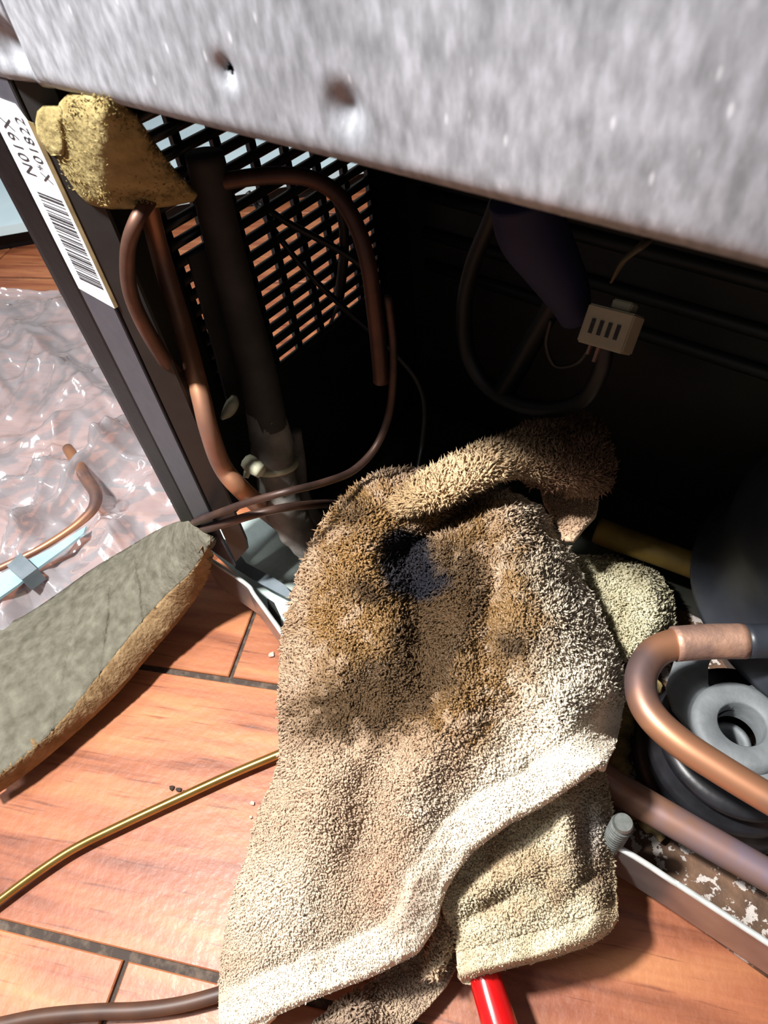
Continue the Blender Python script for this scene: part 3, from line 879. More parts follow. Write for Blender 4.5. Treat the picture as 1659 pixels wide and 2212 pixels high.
foot = slab('compressor_foot', T([(1462, 1410), (1545, 1400), (1530, 1440), (1530, 1478), (1545, 1502), (1580, 1492), (1640, 1475), (1720, 1470), (1760, 1600), (1770, 1780), (1659, 1700), (1590, 1665), (1520, 1610), (1455, 1530), (1440, 1480)], 0.060), 0.003, M['foot'], fr, hole=circ(fc, 0.0098, 0.060))
part(foot, 'grey steel compressor foot with a round mounting hole')
lathe('mount_washer', (fc[0], fc[1], 0.060), [(0.0096, -0.010), (0.0096, 0.0035), (0.0104, 0.0046), (0.0170, 0.0046), (0.0196, 0.0036), (0.0205, 0.0), ], M['foot'], fr, seg=40)
lathe('mount_bush', (fc[0], fc[1], 0.060), [(0.0096, -0.030), (0.0095, -0.016), (0.0072, -0.0155), (0.0062, -0.018), (0.0060, -0.034), (0.0001, -0.034)], M['foot'], fr, seg=32)
rc = (fc[0] + 0.003, fc[1] - 0.001)
rub = lathe('rubber_mount', (rc[0], rc[1], 0), [(0.012, 0.0565), (0.030, 0.0565), (0.0335, 0.055), (0.0345, 0.052), (0.0320, 0.049), (0.0318, 0.046), (0.0355, 0.043), (0.0372, 0.040), (0.0358, 0.036), (0.0350, 0.033),
      (0.0385, 0.029), (0.0400, 0.025), (0.0392, 0.018), (0.0380, 0.0132)], M['rubber'], fr, seg=64)
part(rub, 'black ribbed rubber mount under the compressor foot')
arc = [np.array([rc[0] + 0.046 * math.cos(a), rc[1] + 0.046 * math.sin(a), 0.019]) for a in np.linspace(math.radians(150), math.radians(262), 16)]
V, F = tube_data(arc, [0.003] + [0.0055] * 7 + [0.0045] * 6 + [0.003, 0.001], seg=12, n=6)
V = [v + 0.003 * (np.array([vnoise(np.array([v[0] * 400]), np.array([v[1] * 400]), 3)[0], vnoise(np.array([v[0] * 400]), np.array([v[1] * 400]), 4)[0], 0.5]) - 0.5) for v in V]
part(mesh('mount_crust', V, F, M['crust'], fr), 'olive crust of old grease round the rubber mount')
zI = 0.094
Ii = T([(1820, 1384), (1700, 1384), (1600, 1385), (1500, 1388), (1448, 1394), (1410, 1414), (1386, 1455), (1387, 1505), (1412, 1552), (1470, 1605), (1560, 1664), (1659, 1724), (1780, 1795)], zI)
part(tube('discharge_pipe', Ii, [rad(67, p) for p in Ii], M['copper'], fr, seg=24, n=10), 'thick copper pipe bent back on itself beside the towel')
Sl = T([(1608, 1385), (1530, 1386), (1455, 1391)], zI)
part(tube('brazed_sleeve', Sl, [rad(76, p) for p in Sl], M['braze'], fr, seg=24, n=6), 'rough brazed sleeve on the bent pipe')
Sl2 = T([(1900, 1384), (1700, 1384), (1608, 1385)], zI)
part(tube('pipe_shade', Sl2, [rad(74, p) for p in Sl2], M['shell'], fr, seg=24, n=6))  # dark sleeve painting in the shadow on the pipe's right end
J = T([(1250, 1645), (1310, 1688), (1400, 1742), (1500, 1800), (1600, 1857), (1720, 1925)], 0.045)
part(tube('suction_pipe', J, [rad(70, p) for p in J], M['copper_heat'], fr, seg=22, n=8), 'heat tinted copper pipe along the rail')
bp0 = at(1347, 1776, Z=0.074)
thr = []
for k in range(23):
    z = 0.010 + k * 0.0027
    thr += [(0.0044, z), (0.0044, z + 0.0006), (0.0035, z + 0.0014), (0.0035, z + 0.0020)]
part(lathe('threaded_stud', (bp0[0], bp0[1], 0), thr + [(0.0040, 0.0725), (0.0034, 0.0740), (0.0001, 0.0740)], M['zinc_bolt'], fr, seg=20, smooth=False), 'zinc threaded stud by the rail')
yl = T([(1290, 1145), (1350, 1168), (1440, 1200), (1540, 1238)], 0.045)
part(tube('yellow_sleeve', yl, [rad(58, p) for p in yl], M['yellow'], fr, seg=16), 'yellow insulating sleeve in shadow behind the rag')

# ------------------------------------------------------------------ cloth builder
def interp_rows(rows):
    py = np.array([r[0] for r in rows], float)
    L = np.array([r[1] for r in rows], float); R = np.array([r[2] for r in rows], float)
    return py, L, R


def cloth_patch(name, rows, zfun, colfun, parent, ny, nx, thick=0.004, pile=0, pile_len=None, seed=0):
    py, L, R = interp_rows(rows)
    ys = np.linspace(py[0], py[-1], ny)
    l = np.interp(ys, py, L); r = np.interp(ys, py, R)
    ker = np.array([1, 2, 3, 2, 1.]) / 9
    if ny > 12:
        l2 = np.convolve(np.pad(l, 2, 'edge'), ker, 'valid'); r2 = np.convolve(np.pad(r, 2, 'edge'), ker, 'valid')
        l[2:-2], r[2:-2] = l2[2:-2], r2[2:-2]
    u = np.linspace(0, 1, nx)
    PX = l[:, None] + (r - l)[:, None] * u[None]
    PY = np.repeat(ys[:, None], nx, 1)
    LL = np.repeat(l[:, None], nx, 1); RR = np.repeat(r[:, None], nx, 1)

    def pos(px_, py_, l_, r_):
        return at_arr(px_, py_, zfun(px_, py_, l_, r_))
    P = pos(PX.ravel(), PY.ravel(), LL.ravel(), RR.ravel())
    idx = np.arange(ny * nx).reshape(ny, nx)
    q_ = np.stack([idx[1:, :-1], idx[1:, 1:], idx[:-1, 1:], idx[:-1, :-1]], -1).reshape(-1, 4)
    cols = colfun(PX.ravel(), PY.ravel(), LL.ravel(), RR.ravel())
    o = fast_mesh(name, P, q_.ravel(), np.full(len(q_), 4), M['cloth'], parent, cols)
    sm = o.modifiers.new('thickness', 'SOLIDIFY'); sm.thickness = thick; sm.offset = -1
    data = None
    if pile:
        rg = np.random.default_rng(seed)
        wgt = np.maximum(r - l, 1); cdf = np.cumsum(wgt) / wgt.sum()
        ry = np.interp(rg.random(pile), cdf, ys)
        rl = np.interp(ry, ys, l); rr_ = np.interp(ry, ys, r)
        rx = rl + (rr_ - rl) * rg.random(pile)
        B_ = pos(rx, ry, rl, rr_)
        e = 3.0
        dx = pos(rx + e, ry, rl, rr_) - pos(rx - e, ry, rl, rr_)
        dy = pos(rx, ry + e, rl, rr_) - pos(rx, ry - e, rl, rr_)
        N = np.cross(dx, dy); N /= np.linalg.norm(N, axis=1)[:, None] + 1e-12
        view = CAM[None] - B_
        N *= np.sign((N * view).sum(1))[:, None]
        ln = pile_len(rx, ry, rl, rr_) * (0.6 + 0.8 * rg.random(pile))
        data = (B_, N, ln, colfun(rx, ry, rl, rr_), rx, ry)
    return o, data


def build_pile(name, data, parent, seed=0, root=0.00058, tilt=0.75):
    rg = np.random.default_rng(seed)
    B_, N, ln, C_, rx, ry = [np.concatenate(a) if not np.isscalar(a[0]) else a for a in zip(*data)]
    keep = ln > 0.0004
    B_, N, ln, C_, rx, ry = B_[keep], N[keep], ln[keep], C_[keep], rx[keep], ry[keep]
    n = len(B_)
    ang = 6.283 * fbm(rx / 90.0, ry / 90.0, seed + 3, 3) * 1.6         # combed direction varies in patches
    t1 = np.cross(N, np.array([0.3, 0.5, 0.8])); t1 /= np.linalg.norm(t1, axis=1)[:, None]
    t2 = np.cross(N, t1)
    comb = np.cos(ang)[:, None] * t1 + np.sin(ang)[:, None] * t2
    jit = rg.normal(size=(n, 3)) * 0.34
    d1 = N + comb * tilt * 0.5 + jit; d1 /= np.linalg.norm(d1, axis=1)[:, None]
    d2 = N * 0.35 + comb * tilt + jit * 1.6; d2 /= np.linalg.norm(d2, axis=1)[:, None]
    mid = B_ + d1 * (ln * 0.55)[:, None]
    tip = mid + d2 * (ln * 0.6)[:, None]
    a = np.cross(d1, rg.normal(size=(n, 3))); a /= np.linalg.norm(a, axis=1)[:, None]
    b = np.cross(d1, a)
    w = np.minimum(root * (0.7 + 0.6 * rg.random(n)), ln * 0.32)
    V = np.empty((n, 7, 3))
    for k in range(3):
        c, s = math.cos(2.0944 * k), math.sin(2.0944 * k)
        V[:, k] = B_ - N * 0.0003 + (a * c + b * s) * (w * 0.85)[:, None]
        V[:, 3 + k] = mid + (a * c + b * s) * w[:, None]
    V[:, 6] = tip
    base = (np.arange(n) * 7)[:, None]
    quads = np.array([[0, 1, 4, 3], [1, 2, 5, 4], [2, 0, 3, 5]]); tris = np.array([[3, 4, 6], [4, 5, 6], [5, 3, 6]])
    Q = (base[:, :, None] + quads[None]).reshape(-1, 4)
    T_ = (base[:, :, None] + tris[None]).reshape(-1, 3)
    loops = np.concatenate([Q.ravel(), T_.ravel()])
    sizes = np.concatenate([np.full(len(Q), 4), np.full(len(T_), 3)])
    jitc = (0.88 + 0.24 * rg.random(n))[:, None]
    Cc = C_.copy(); Cc[:, :3] *= jitc
    cols = np.repeat(Cc[:, None, :], 7, 1).reshape(-1, 4)
    o = fast_mesh(name, V.reshape(-1, 3), loops, sizes, M['cloth'], parent, cols)
    o['kind'] = 'stuff'
    return o


def G(x, y, cx, cy, sx, sy, a, rot=0.0):
    c, s = math.cos(rot), math.sin(rot)
    dx, dy = x - cx, y - cy
    xx = (dx * c + dy * s) / sx; yy = (-dx * s + dy * c) / sy
    return a * np.exp(-(xx * xx + yy * yy))


# ---- the stained towel
ROWS1 = [(1016, 835, 935), (1026, 808, 965), (1045, 778, 1010), (1065, 757, 1120), (1090, 735, 1160), (1115, 705, 1182), (1140, 690, 1196), (1180, 672, 1222), (1240, 645, 1250), (1300, 628, 1284),
         (1370, 613, 1314), (1450, 605, 1340), (1500, 603, 1350), (1560, 605, 1342), (1620, 606, 1328), (1650, 602, 1308), (1690, 590, 1252), (1740, 562, 1178), (1780, 550, 1102), (1840, 536, 1022),
         (1880, 522, 990), (1920, 506, 966), (1960, 496, 952), (2000, 488, 944), (2060, 478, 904), (2110, 474, 806), (2150, 472, 702), (2190, 472, 606), (2212, 473, 562), (2240, 476, 500)]
HEM = np.array([(1328, 1620), (1300, 1658), (1252, 1690), (1178, 1740), (1102, 1780), (1022, 1840), (966, 1920), (944, 2000), (904, 2060), (806, 2110), (702, 2150), (606, 2190), (500, 2240)], float)


def hem_dist(x, y):
    d = np.full(np.shape(x), 1e9)
    for a, b in zip(HEM[:-1], HEM[1:]):
        ab = b - a
        t = np.clip(((x - a[0]) * ab[0] + (y - a[1]) * ab[1]) / (ab @ ab), 0, 1)
        d = np.minimum(d, np.hypot(x - a[0] - t * ab[0], y - a[1] - t * ab[1]))
    return d


def sstep(x, a, b):
    t = np.clip((x - a) / (b - a), 0, 1)
    return t * t * (3 - 2 * t)


ZC = np.array([(1016, .098), (1050, .114), (1110, .120), (1200, .120), (1350, .119), (1500, .115), (1650, .105), (1800, .088), (1950, .069), (2100, .050), (2240, .036)])


def z_main(x, y, l, r):
    z = np.interp(y, ZC[:, 0], ZC[:, 1])
    # rolls down towards the floor on the left, towards the pan on the right
    dl = np.clip(x - l, 0, None); dr = np.clip(r - x, 0, None)
    al = 0.045 * sstep(y, 1020, 1250) * (1 - 0.45 * sstep(y, 1750, 2200))
    z = z - al * np.exp(-(dl / 62.0) ** 1.15)
    ar = 0.052 * sstep(y, 1040, 1180) * (1 - sstep(y, 1560, 1660))
    z = z - ar * np.exp(-(dr / 58.0) ** 1.15)
    z = z + G(x, y, 765, 1190, 85, 120, 0.010) + G(x, y, 1120, 1260, 85, 150, 0.012)
    z = z - G(x, y, 905, 1330, 45, 170, 0.013, -0.12) - G(x, y, 870, 1205, 60, 55, 0.012)
    z = z - G(x, y, 985, 1120, 90, 26, 0.020, -0.55)
    z = z + G(x, y, 990, 1470, 50, 140, 0.006, -0.1) - G(x, y, 1060, 1330, 30, 110, 0.007, 0.25)
    z = z - G(x, y, 760, 1500, 60, 110, 0.006, 0.3) + G(x, y, 700, 1640, 60, 150, 0.006, 0.1) - G(x, y, 640, 1740, 26, 120, 0.008, 0.15)
    z = z + G(x, y, 900, 1700, 60, 190, 0.006, 0.25) - G(x, y, 800, 1760, 45, 190, 0.005, 0.3) + G(x, y, 880, 1960, 45, 130, 0.006, 0.35)
    z = z - G(x, y, 1130, 1600, 40, 90, 0.004, -0.9) + G(x, y, 1230, 1560, 50, 80, 0.004, -0.6)
    z = z + 0.0055 * (fbm(x / 95.0, y / 120.0, 21, 3) - 0.44) + 0.0022 * (fbm(x / 26.0, y / 30.0, 31, 3) - 0.44)
    hd = hem_dist(x, y)
    z = z + 0.0006 * (1 - sstep(hd, 70, 96)) - 0.004 * np.exp(-(hd / 7.0) ** 2)
    return np.maximum(z, 0.010)


CREAM, TAN, GOLD, DKB, BLK = linn((231, 221, 202)), linn((166, 138, 113)), linn((124, 90, 40)), linn((58, 41, 22)), linn((20, 22, 32))


def mixc(c, k, m):
    m = np.clip(m, 0, 1)[:, None]
    return c * (1 - m) + k[None] * m


def c_main(x, y, l, r):
    n1 = fbm(x / 70.0, y / 70.0, 41, 4) - 0.47
    n2 = fbm(x / 22.0, y / 22.0, 51, 3) - 0.44
    c = np.repeat(CREAM[None], len(x), 0)
    xb = np.interp(y, [1000, 1100, 1300, 1500, 1650, 1900, 2212], [1080, 1130, 1130, 1080, 1050, 960, 640])
    tan = (1 - sstep(x + 220 * n1, xb - 150, xb + 150)) * 0.85
    hd = hem_dist(x, y)
    tan = tan * (0.30 + 0.70 * sstep(hd + 60 * n1, 60, 130))
    tan = tan * (1 - 0.5 * G(x, y, 600, 1980, 120, 130, 1))
    c = mixc(c, TAN, tan + n2 * 0.15)
    c = mixc(c, linn((170, 128, 104)), G(x, y, 850, 1930, 75, 90, 0.55, 0.4) * (1 + 1.2 * n1))
    gold = (G(x, y, 860, 1090, 150, 60, .55) + G(x, y, 760, 1180, 100, 110, .5) + G(x, y, 880, 1350, 190, 150, .85) + G(x, y, 1090, 1370, 100, 110, .75) + G(x, y, 1050, 1160, 110, 90, .6)
            + G(x, y, 960, 1520, 150, 70, .6) + G(x, y, 780, 1400, 110, 90, .5) + G(x, y, 740, 1540, 110, 60, .5) + G(x, y, 1010, 1580, 60, 70, .5))
    gold = gold * 1.4 * (1 + 1.5 * n1 + 1.6 * n2)
    c = mixc(c, GOLD, np.clip(gold, 0, 0.9))
    dk = (G(x, y, 775, 1535, 115, 60, .95, -0.1) + G(x, y, 915, 1400, 56, 110, .95) + G(x, y, 1015, 1280, 40, 90, .65, 0.2) + G(x, y, 790, 1285, 45, 28, .7, 0.5) + G(x, y, 760, 1110, 36, 44, .5)
          + G(x, y, 960, 1330, 60, 60, .5) + G(x, y, 1105, 1400, 60, 40, .5) + G(x, y, 890, 1480, 100, 40, .45) + G(x, y, 1000, 1100, 70, 18, .5, -0.55))  # last term paints shade into the crease under the roll
    c = mixc(c, DKB, np.clip((dk + G(x, y, 965, 1245, 70, 85, .55) + G(x, y, 850, 1440, 130, 60, .35)) * 1.6 * (1 + 1.3 * n1 + 1.8 * n2), 0, 0.90))
    bk = G(x, y, 872, 1190, 66, 54, 1.25) + G(x, y, 900, 1262, 84, 44, .95)
    c = mixc(c, BLK, np.clip((bk - 0.32) * 3.0 * (1 + 1.2 * n2), 0, 0.97))
    wet = np.clip(gold * 0.95, 0, 0.95) * (1 - 0.6 * np.clip(dk * 1.3, 0, 1)) * (1 - 0.7 * np.clip(bk, 0, 1))
    return np.concatenate([c, wet[:, None]], 1)


def len_main(x, y, l, r):
    hd = hem_dist(x, y)
    ln = np.interp(y, [1016, 1300, 1550, 1700, 2200], [0.0044, 0.0036, 0.0026, 0.0017, 0.0015])
    ln = ln * (0.55 + 0.9 * fbm(x / 60.0, y / 60.0, 77, 3))
    fz = np.where(vnoise(x * 1.7, y * 1.7, 99) > 0.5, 0.00065, 0.0)
    return np.where(hd < 86, fz, ln * 0.8 * (0.35 + 0.65 * sstep(hd, 86, 120)))


towel = thing('towel', at(850, 1700, Z=0.0), 'oil stained cream terry towel draped over the rail from the bay to the floor', 'towel')
main_o, dm = cloth_patch('towel_top_layer', ROWS1, z_main, c_main, towel, 300, 190, 0.004, 85000, len_main, 1)
part(main_o, 'top layer with brown and black oil stains')

# rolled upper edge leading into the shaded corner
rl_px = [(850, 1100, .120), (890, 1076, .127), (940, 1056, .132), (1000, 1024, .136), (1060, 996, .137), (1110, 980, .135), (1170, 985, .130), (1230, 1000, .122)]
RLP = [at(a, b, Z=z) for a, b, z in rl_px]
RLR = [rad(wd, p) for wd, p in zip((26, 56, 78, 86, 84, 90, 108, 60), RLP)]
V, F = tube_data(RLP, RLR, seg=28, n=14, flat=0.7)
V = np.array(V)


def px_of(P):
    d = P - CAM[None]
    zf = d @ FWD
    return CX + FPX * (d @ RIGHT) / zf, CY + FPX * (d @ DOWN) / zf


vx, vy = px_of(V)
V += (0.004 * (fbm(vx / 40.0, vy / 40.0, 61, 3) - 0.45))[:, None] * np.array([0, -0.5, 0.8])[None]


def c_roll(x, y):
    n1 = fbm(x / 60.0, y / 60.0, 43, 4) - 0.47
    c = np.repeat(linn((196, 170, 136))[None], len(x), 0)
    g = G(x, y, 850, 1080, 100, 50, .8) * (1 + 2 * n1)
    c = mixc(c, GOLD, g)
    c = mixc(c, linn((150, 116, 92)), sstep(x + 160 * n1, 1090, 1190) * 0.7)  # browner towards the corner, painting in the panel's shade
    return np.concatenate([c, np.clip(g, 0, 0.9)[:, None]], 1)


me = bpy.data.meshes.new('towel_rolled_edge'); me.from_pydata([tuple(v) for v in V], [], F)
ca = me.color_attributes.new('dye', 'FLOAT_COLOR', 'POINT'); ca.data.foreach_set('color', c_roll(vx, vy).astype(np.float32).ravel())
part(link('towel_rolled_edge', me, M['cloth'], towel), 'rolled edge of the towel rising to the shaded corner')
# pile on the roll
rg = np.random.default_rng(5)
me.update()
tri = [(f[0], f[1], f[2]) for f in F if len(f) == 4] + [(f[0], f[2], f[3]) for f in F if len(f) == 4]
tri = np.array(tri)
pick = tri[rg.integers(0, len(tri), 9000)]
b1 = rg.random((9000, 2)); b1 = np.where(b1.sum(1, keepdims=True) > 1, 1 - b1, b1)
PB = V[pick[:, 0]] + (V[pick[:, 1]] - V[pick[:, 0]]) * b1[:, :1] + (V[pick[:, 2]] - V[pick[:, 0]]) * b1[:, 1:]
axis_pts = np.array(catmull(RLP, 14))
near = np.argmin(((PB[:, None, :] - axis_pts[None, ::4]) ** 2).sum(-1), 1)
NB = PB - axis_pts[::4][near]; NB /= np.linalg.norm(NB, axis=1)[:, None]
bx, by = px_of(PB)
d_roll = (PB, NB, 0.0040 * (0.6 + 0.7 * rg.random(9000)), c_roll(bx, by), bx, by)

# shaded corner lobe and the fold below it
def z_dome(z0, amp, ylo, yhi, ex_=1.0):
    def f(x, y, l, r):
        u_ = np.clip((x - l) / np.maximum(r - l, 1), 0, 1) * 2 - 1
        v_ = np.clip((y - ylo) / (yhi - ylo), 0, 1) * 2 - 1
        return z0 + amp * np.sqrt(np.maximum(0, 1 - u_ * u_)) * np.sqrt(np.maximum(0, 1 - v_ * v_)) + 0.004 * (fbm(x / 45.0, y / 45.0, 63, 3) - 0.45)
    return f


def c_flat(col, col2, wet=0.0, seed=71, sc=60.0):
    def f(x, y, l=None, r=None):
        m = fbm(x / sc, y / sc, seed, 4)
        c = mixc(np.repeat(linn(col)[None], len(x), 0), linn(col2), sstep(m, 0.36, 0.62))
        return np.concatenate([c, np.full((len(x), 1), wet)], 1)
    return f


lobe, d_lobe = cloth_patch('towel_corner', [(900, 1190, 1262), (912, 1148, 1288), (930, 1118, 1304), (960, 1100, 1314), (1000, 1095, 1324), (1035, 1120, 1322), (1055, 1160, 1312), (1066, 1230, 1290)],
                           z_dome(0.100, 0.034, 895, 1070), c_flat((150, 116, 92), (176, 140, 112)), towel, 60, 60, 0.004, 6000, lambda x, y, l, r: np.full(len(x), 0.0034), 2)  # same cloth as the rest; the brown is the panel's shade put into the colour
part(lobe, 'towel corner lying in the shade of the panel')
fold, d_fold = cloth_patch('towel_fold', [(1050, 1165, 1290), (1080, 1172, 1292), (1110, 1190, 1286), (1135, 1205, 1262), (1165, 1218, 1238)],
                           lambda x, y, l, r: np.full(len(x), 0.086) + 0.006 * (x - 1170) / 120, c_flat((190, 160, 134), (206, 178, 150)), towel, 40, 30, 0.003, 900, lambda x, y, l, r: np.full(len(x), 0.0016), 3)

# lower layer with its own hem
ROWS3 = [(1655, 1255, 1300), (1690, 1205, 1312), (1740, 1130, 1320), (1800, 1050, 1324), (1850, 1000, 1325), (1900, 968, 1327), (1940, 955, 1333), (1985, 962, 1337), (2010, 982, 1322), (2030, 985, 1298), (2045, 985, 1270), (2070, 986, 1195), (2090, 988, 1112), (2105, 991, 1055), (2126, 1000, 1016)]


def z_low(x, y, l, r):
    z = np.interp(y, [1655, 1750, 1900, 2000, 2126], [.082, .072, .060, .052, .044])
    z = z - 0.020 * np.exp(-((r - x) / 34.0) ** 2) * (1 - 0.45 * sstep(y, 1900, 2010)) - 0.010 * np.exp(-((x - l) / 30.0) ** 2) * sstep(y, 1960, 2040)
    z = z - G(x, y, 1265, 1790, 26, 110, .010, -0.1) + G(x, y, 1225, 1780, 28, 120, .006, -0.1) - G(x, y, 1270, 1900, 50, 22, .005, -0.6)
    z = z + G(x, y, 1100, 1900, 80, 30, .004, -0.35) - G(x, y, 1050, 1960, 90, 22, .006, -0.5) + 0.005 * (fbm(x / 50.0, y / 60.0, 23, 3) - 0.44)
    hb = np.interp(x, [985, 1055, 1112, 1195, 1270, 1298, 1322, 1339], [2126, 2105, 2090, 2070, 2045, 2030, 2010, 1985]) - y
    z = z + 0.0006 * (1 - sstep(hb, 60, 80)) - 0.004 * np.exp(-(hb / 7.0) ** 2)
    return z


def len_low(x, y, l, r):
    hb = np.interp(x, [985, 1055, 1112, 1195, 1270, 1298, 1322, 1339], [2126, 2105, 2090, 2070, 2045, 2030, 2010, 1985]) - y
    return np.where(hb < 70, np.where(vnoise(x * 1.7, y * 1.7, 98) > 0.5, 0.00065, 0.0), 0.0016 * (0.55 + 0.9 * fbm(x / 50.0, y / 50.0, 79, 3)))


def c_low(x, y, l, r):
    n1 = fbm(x / 60.0, y / 60.0, 45, 4) - 0.47
    c = np.repeat(linn((208, 196, 168))[None], len(x), 0)
    c = mixc(c, linn((170, 146, 116)), np.clip(0.35 + 2.4 * n1, 0, 0.8) * (1 - 0.6 * sstep(y, 1960, 2030)))
    c = mixc(c, linn((150, 150, 156)), G(x, y, 1275, 1790, 40, 70, .6))
    c = mixc(c, linn((96, 74, 58)), G(x, y, 1285, 1900, 36, 40, .6) + G(x, y, 1060, 1955, 60, 14, .5, -0.5))
    return np.concatenate([c, np.full((len(x), 1), 0.05)], 1)


low, d_low = cloth_patch('towel_lower_layer', ROWS3, z_low, c_low, towel, 150, 110, 0.004, 20000, len_low, 4)
part(low, 'lower layer with a pale hem hanging beside the rail')
tail, d_tail = cloth_patch('towel_tail', [(1925, 948, 990), (1980, 944, 995), (2030, 938, 985), (2070, 928, 966), (2112, 917, 946)], lambda x, y, l, r: np.interp(y, [1925, 2112], [.050, .030]) - 0.006 * ((x - l) / np.maximum(r - l, 1) * 2 - 1) ** 2,
                           c_flat((190, 168, 142), (160, 134, 112)), towel, 50, 14, 0.004, 1200, lambda x, y, l, r: np.full(len(x), 0.0028), 6)
under_o, d_under = cloth_patch('towel_underside', [(2050, 892, 985), (2090, 850, 985), (2130, 790, 965), (2170, 720, 930), (2240, 640, 860)], lambda x, y, l, r: 0.013 + 0.010 * np.exp(-((x - 770) / 50.0) ** 2) * sstep(y, 2120, 2180),
                               c_flat((176, 156, 134), (150, 130, 112)), towel, 60, 50, 0.003, 2400, lambda x, y, l, r: 0.0012 + 0.002 * np.exp(-((x - 760) / 60.0) ** 2), 8)
build_pile('towel_pile', [dm, d_low, d_tail, d_under, d_fold], towel, 3)
build_pile('towel_pile', [d_roll, d_lobe], towel, 9, tilt=0.9)

# ---- cream rag behind the towel
rag = thing('rag', at(1350, 1320, Z=0.0), 'small pale cream rag lying between the towel and the bent copper pipe', 'rag')
_, d_rag = cloth_patch('rag_sheet', [(1200, 1245, 1320), (1215, 1240, 1372), (1235, 1240, 1418), (1262, 1245, 1442), (1300, 1255, 1454), (1345, 1280, 1456), (1385, 1300, 1440), (1412, 1310, 1408), (1428, 1318, 1380)],
                       lambda x, y, l, r: 0.050 + 0.010 * np.sin((x + y) / 70.0) * 0.4 - 0.018 * np.exp(-((r - x) / 26.0) ** 2), c_flat((204, 198, 170), (184, 176, 146)), rag, 60, 50, 0.004, 4200,
                       lambda x, y, l, r: np.full(len(x), 0.0024), 12)
build_pile('rag_pile', [d_rag], rag, 13)

# ------------------------------------------------------------------ foam pad stuffed under the panel
pad = thing('foam_pad', at(260, 400, Y=0.11), 'lump of yellow fibrous foam stuffed under the panel edge beside the sticker', 'foam')


def pillow(name, rows, yfun, thick, mat, parent, seg=40, ny=60, seed=0, namp=0.002):
    py, L, R = interp_rows(rows)
    ys = np.linspace(py[0], py[-1], ny)
    l = np.interp(ys, py, L); r = np.interp(ys, py, R)
    V, F = [], []
    for j in range(ny):
        v_ = j / (ny - 1) * 2 - 1
        g = max(0.02, (1 - abs(v_) ** 3.0)) ** 0.5
        m, hw = 0.5 * (l[j] + r[j]), 0.5 * (r[j] - l[j])
        for k in range(seg):
            a = 2 * math.pi * k / seg
            c, s = math.cos(a), math.sin(a)
            xx = m + hw * math.copysign(abs(c) ** 0.8, c)
            yc = yfun(xx, ys[j])
            p = at(xx, ys[j], Y=yc)
            view = (CAM - p); view /= np.linalg.norm(view)
            nn_ = namp * (fbm(np.array([xx / 30.0 + 5 * s]), np.array([ys[j] / 30.0]), seed, 4)[0] - 0.45)
            V.append(p + view * (thick * g * math.copysign(abs(s) ** 0.7, s) + nn_))
    for j in range(ny - 1):
        for k in range(seg):
            F.append((j * seg + k, j * seg + (k + 1) % seg, (j + 1) * seg + (k + 1) % seg, (j + 1) * seg + k))
    F.append(tuple(range(seg))); F.append(tuple((ny - 1) * seg + k for k in range(seg))[::-1])
    return mesh(name, V, F, mat, parent)


foam_y = lambda x, y: 0.100 + 0.020 * np.clip((x - 230) / 200.0, 0, 1.2) + 0.004 * np.clip((y - 250) / 200, 0, 1)
pillow('foam_body', [(196, 160, 222), (206, 142, 248), (222, 128, 268), (250, 120, 296), (300, 117, 330), (350, 121, 365), (390, 132, 400), (420, 146, 428), (436, 170, 418), (446, 205, 370), (452, 240, 310)],
       foam_y, 0.009, M['foam'], pad, seed=3, namp=0.0022)
pillow('foam_tab', [(228, 92, 128), (240, 80, 136), (265, 76, 140), (290, 80, 140), (318, 95, 140), (336, 110, 138)], lambda x, y: 0.0985, 0.003, M['foam'], pad, seed=8, ny=30, seg=24, namp=0.003)
# loose fibres
rg = np.random.default_rng(21)
nf = 1500
fx = rg.uniform(120, 425, nf); fy = rg.uniform(205, 448, nf)
lft = np.interp(fy, [205, 250, 300, 400, 448], [142, 120, 118, 136, 220]); rgt = np.interp(fy, [205, 250, 350, 420, 448], [245, 296, 365, 425, 330])
k_ = (fx > lft + 3) & (fx < rgt - 3); fx, fy = fx[k_], fy[k_]
PB = at_arrY(fx, fy, foam_y(fx, fy))
vw = CAM[None] - PB; vw /= np.linalg.norm(vw, axis=1)[:, None]
PB = PB + vw * 0.0072
fc_ = mixc(np.repeat(linn((156, 144, 102))[None], len(fx), 0), linn((126, 104, 60)), rg.random(len(fx)))
build_pile('foam_fibre', [(PB, vw, 0.0014 * (0.5 + rg.random(len(fx))), np.concatenate([fc_, np.zeros((len(fx), 1)) - 0.0], 1), fx, fy)], pad, 22, root=0.00016, tilt=0.9)

# ------------------------------------------------------------------ torn foam strip hanging out to the left
fs = thing('foam_strip', at(250, 1400, Z=0.0), 'creased olive grey foam strip peeled off the cabinet corner', 'foam strip')
TOPE = np.array([(402, 1120), (345, 1142), (280, 1180), (200, 1228), (120, 1285), (50, 1330), (-30, 1368), (-110, 1405)], float)
MIDE = np.array([(452, 1176), (412, 1236), (352, 1292), (290, 1362), (212, 1460), (130, 1560), (45, 1640), (-40, 1700)], float)
OUTE = np.array([(462, 1196), (448, 1252), (402, 1322), (335, 1402), (252, 1500), (165, 1582), (70, 1662), (-15, 1722)], float)
ZS = np.array([0.092, 0.066, 0.048, 0.039, 0.033, 0.029, 0.026, 0.025])


def lerp_curve(Pp, n=30):
    return np.array([c_ for c_ in catmull([np.array([a, b, 0]) for a, b in Pp], n)])[:, :2]


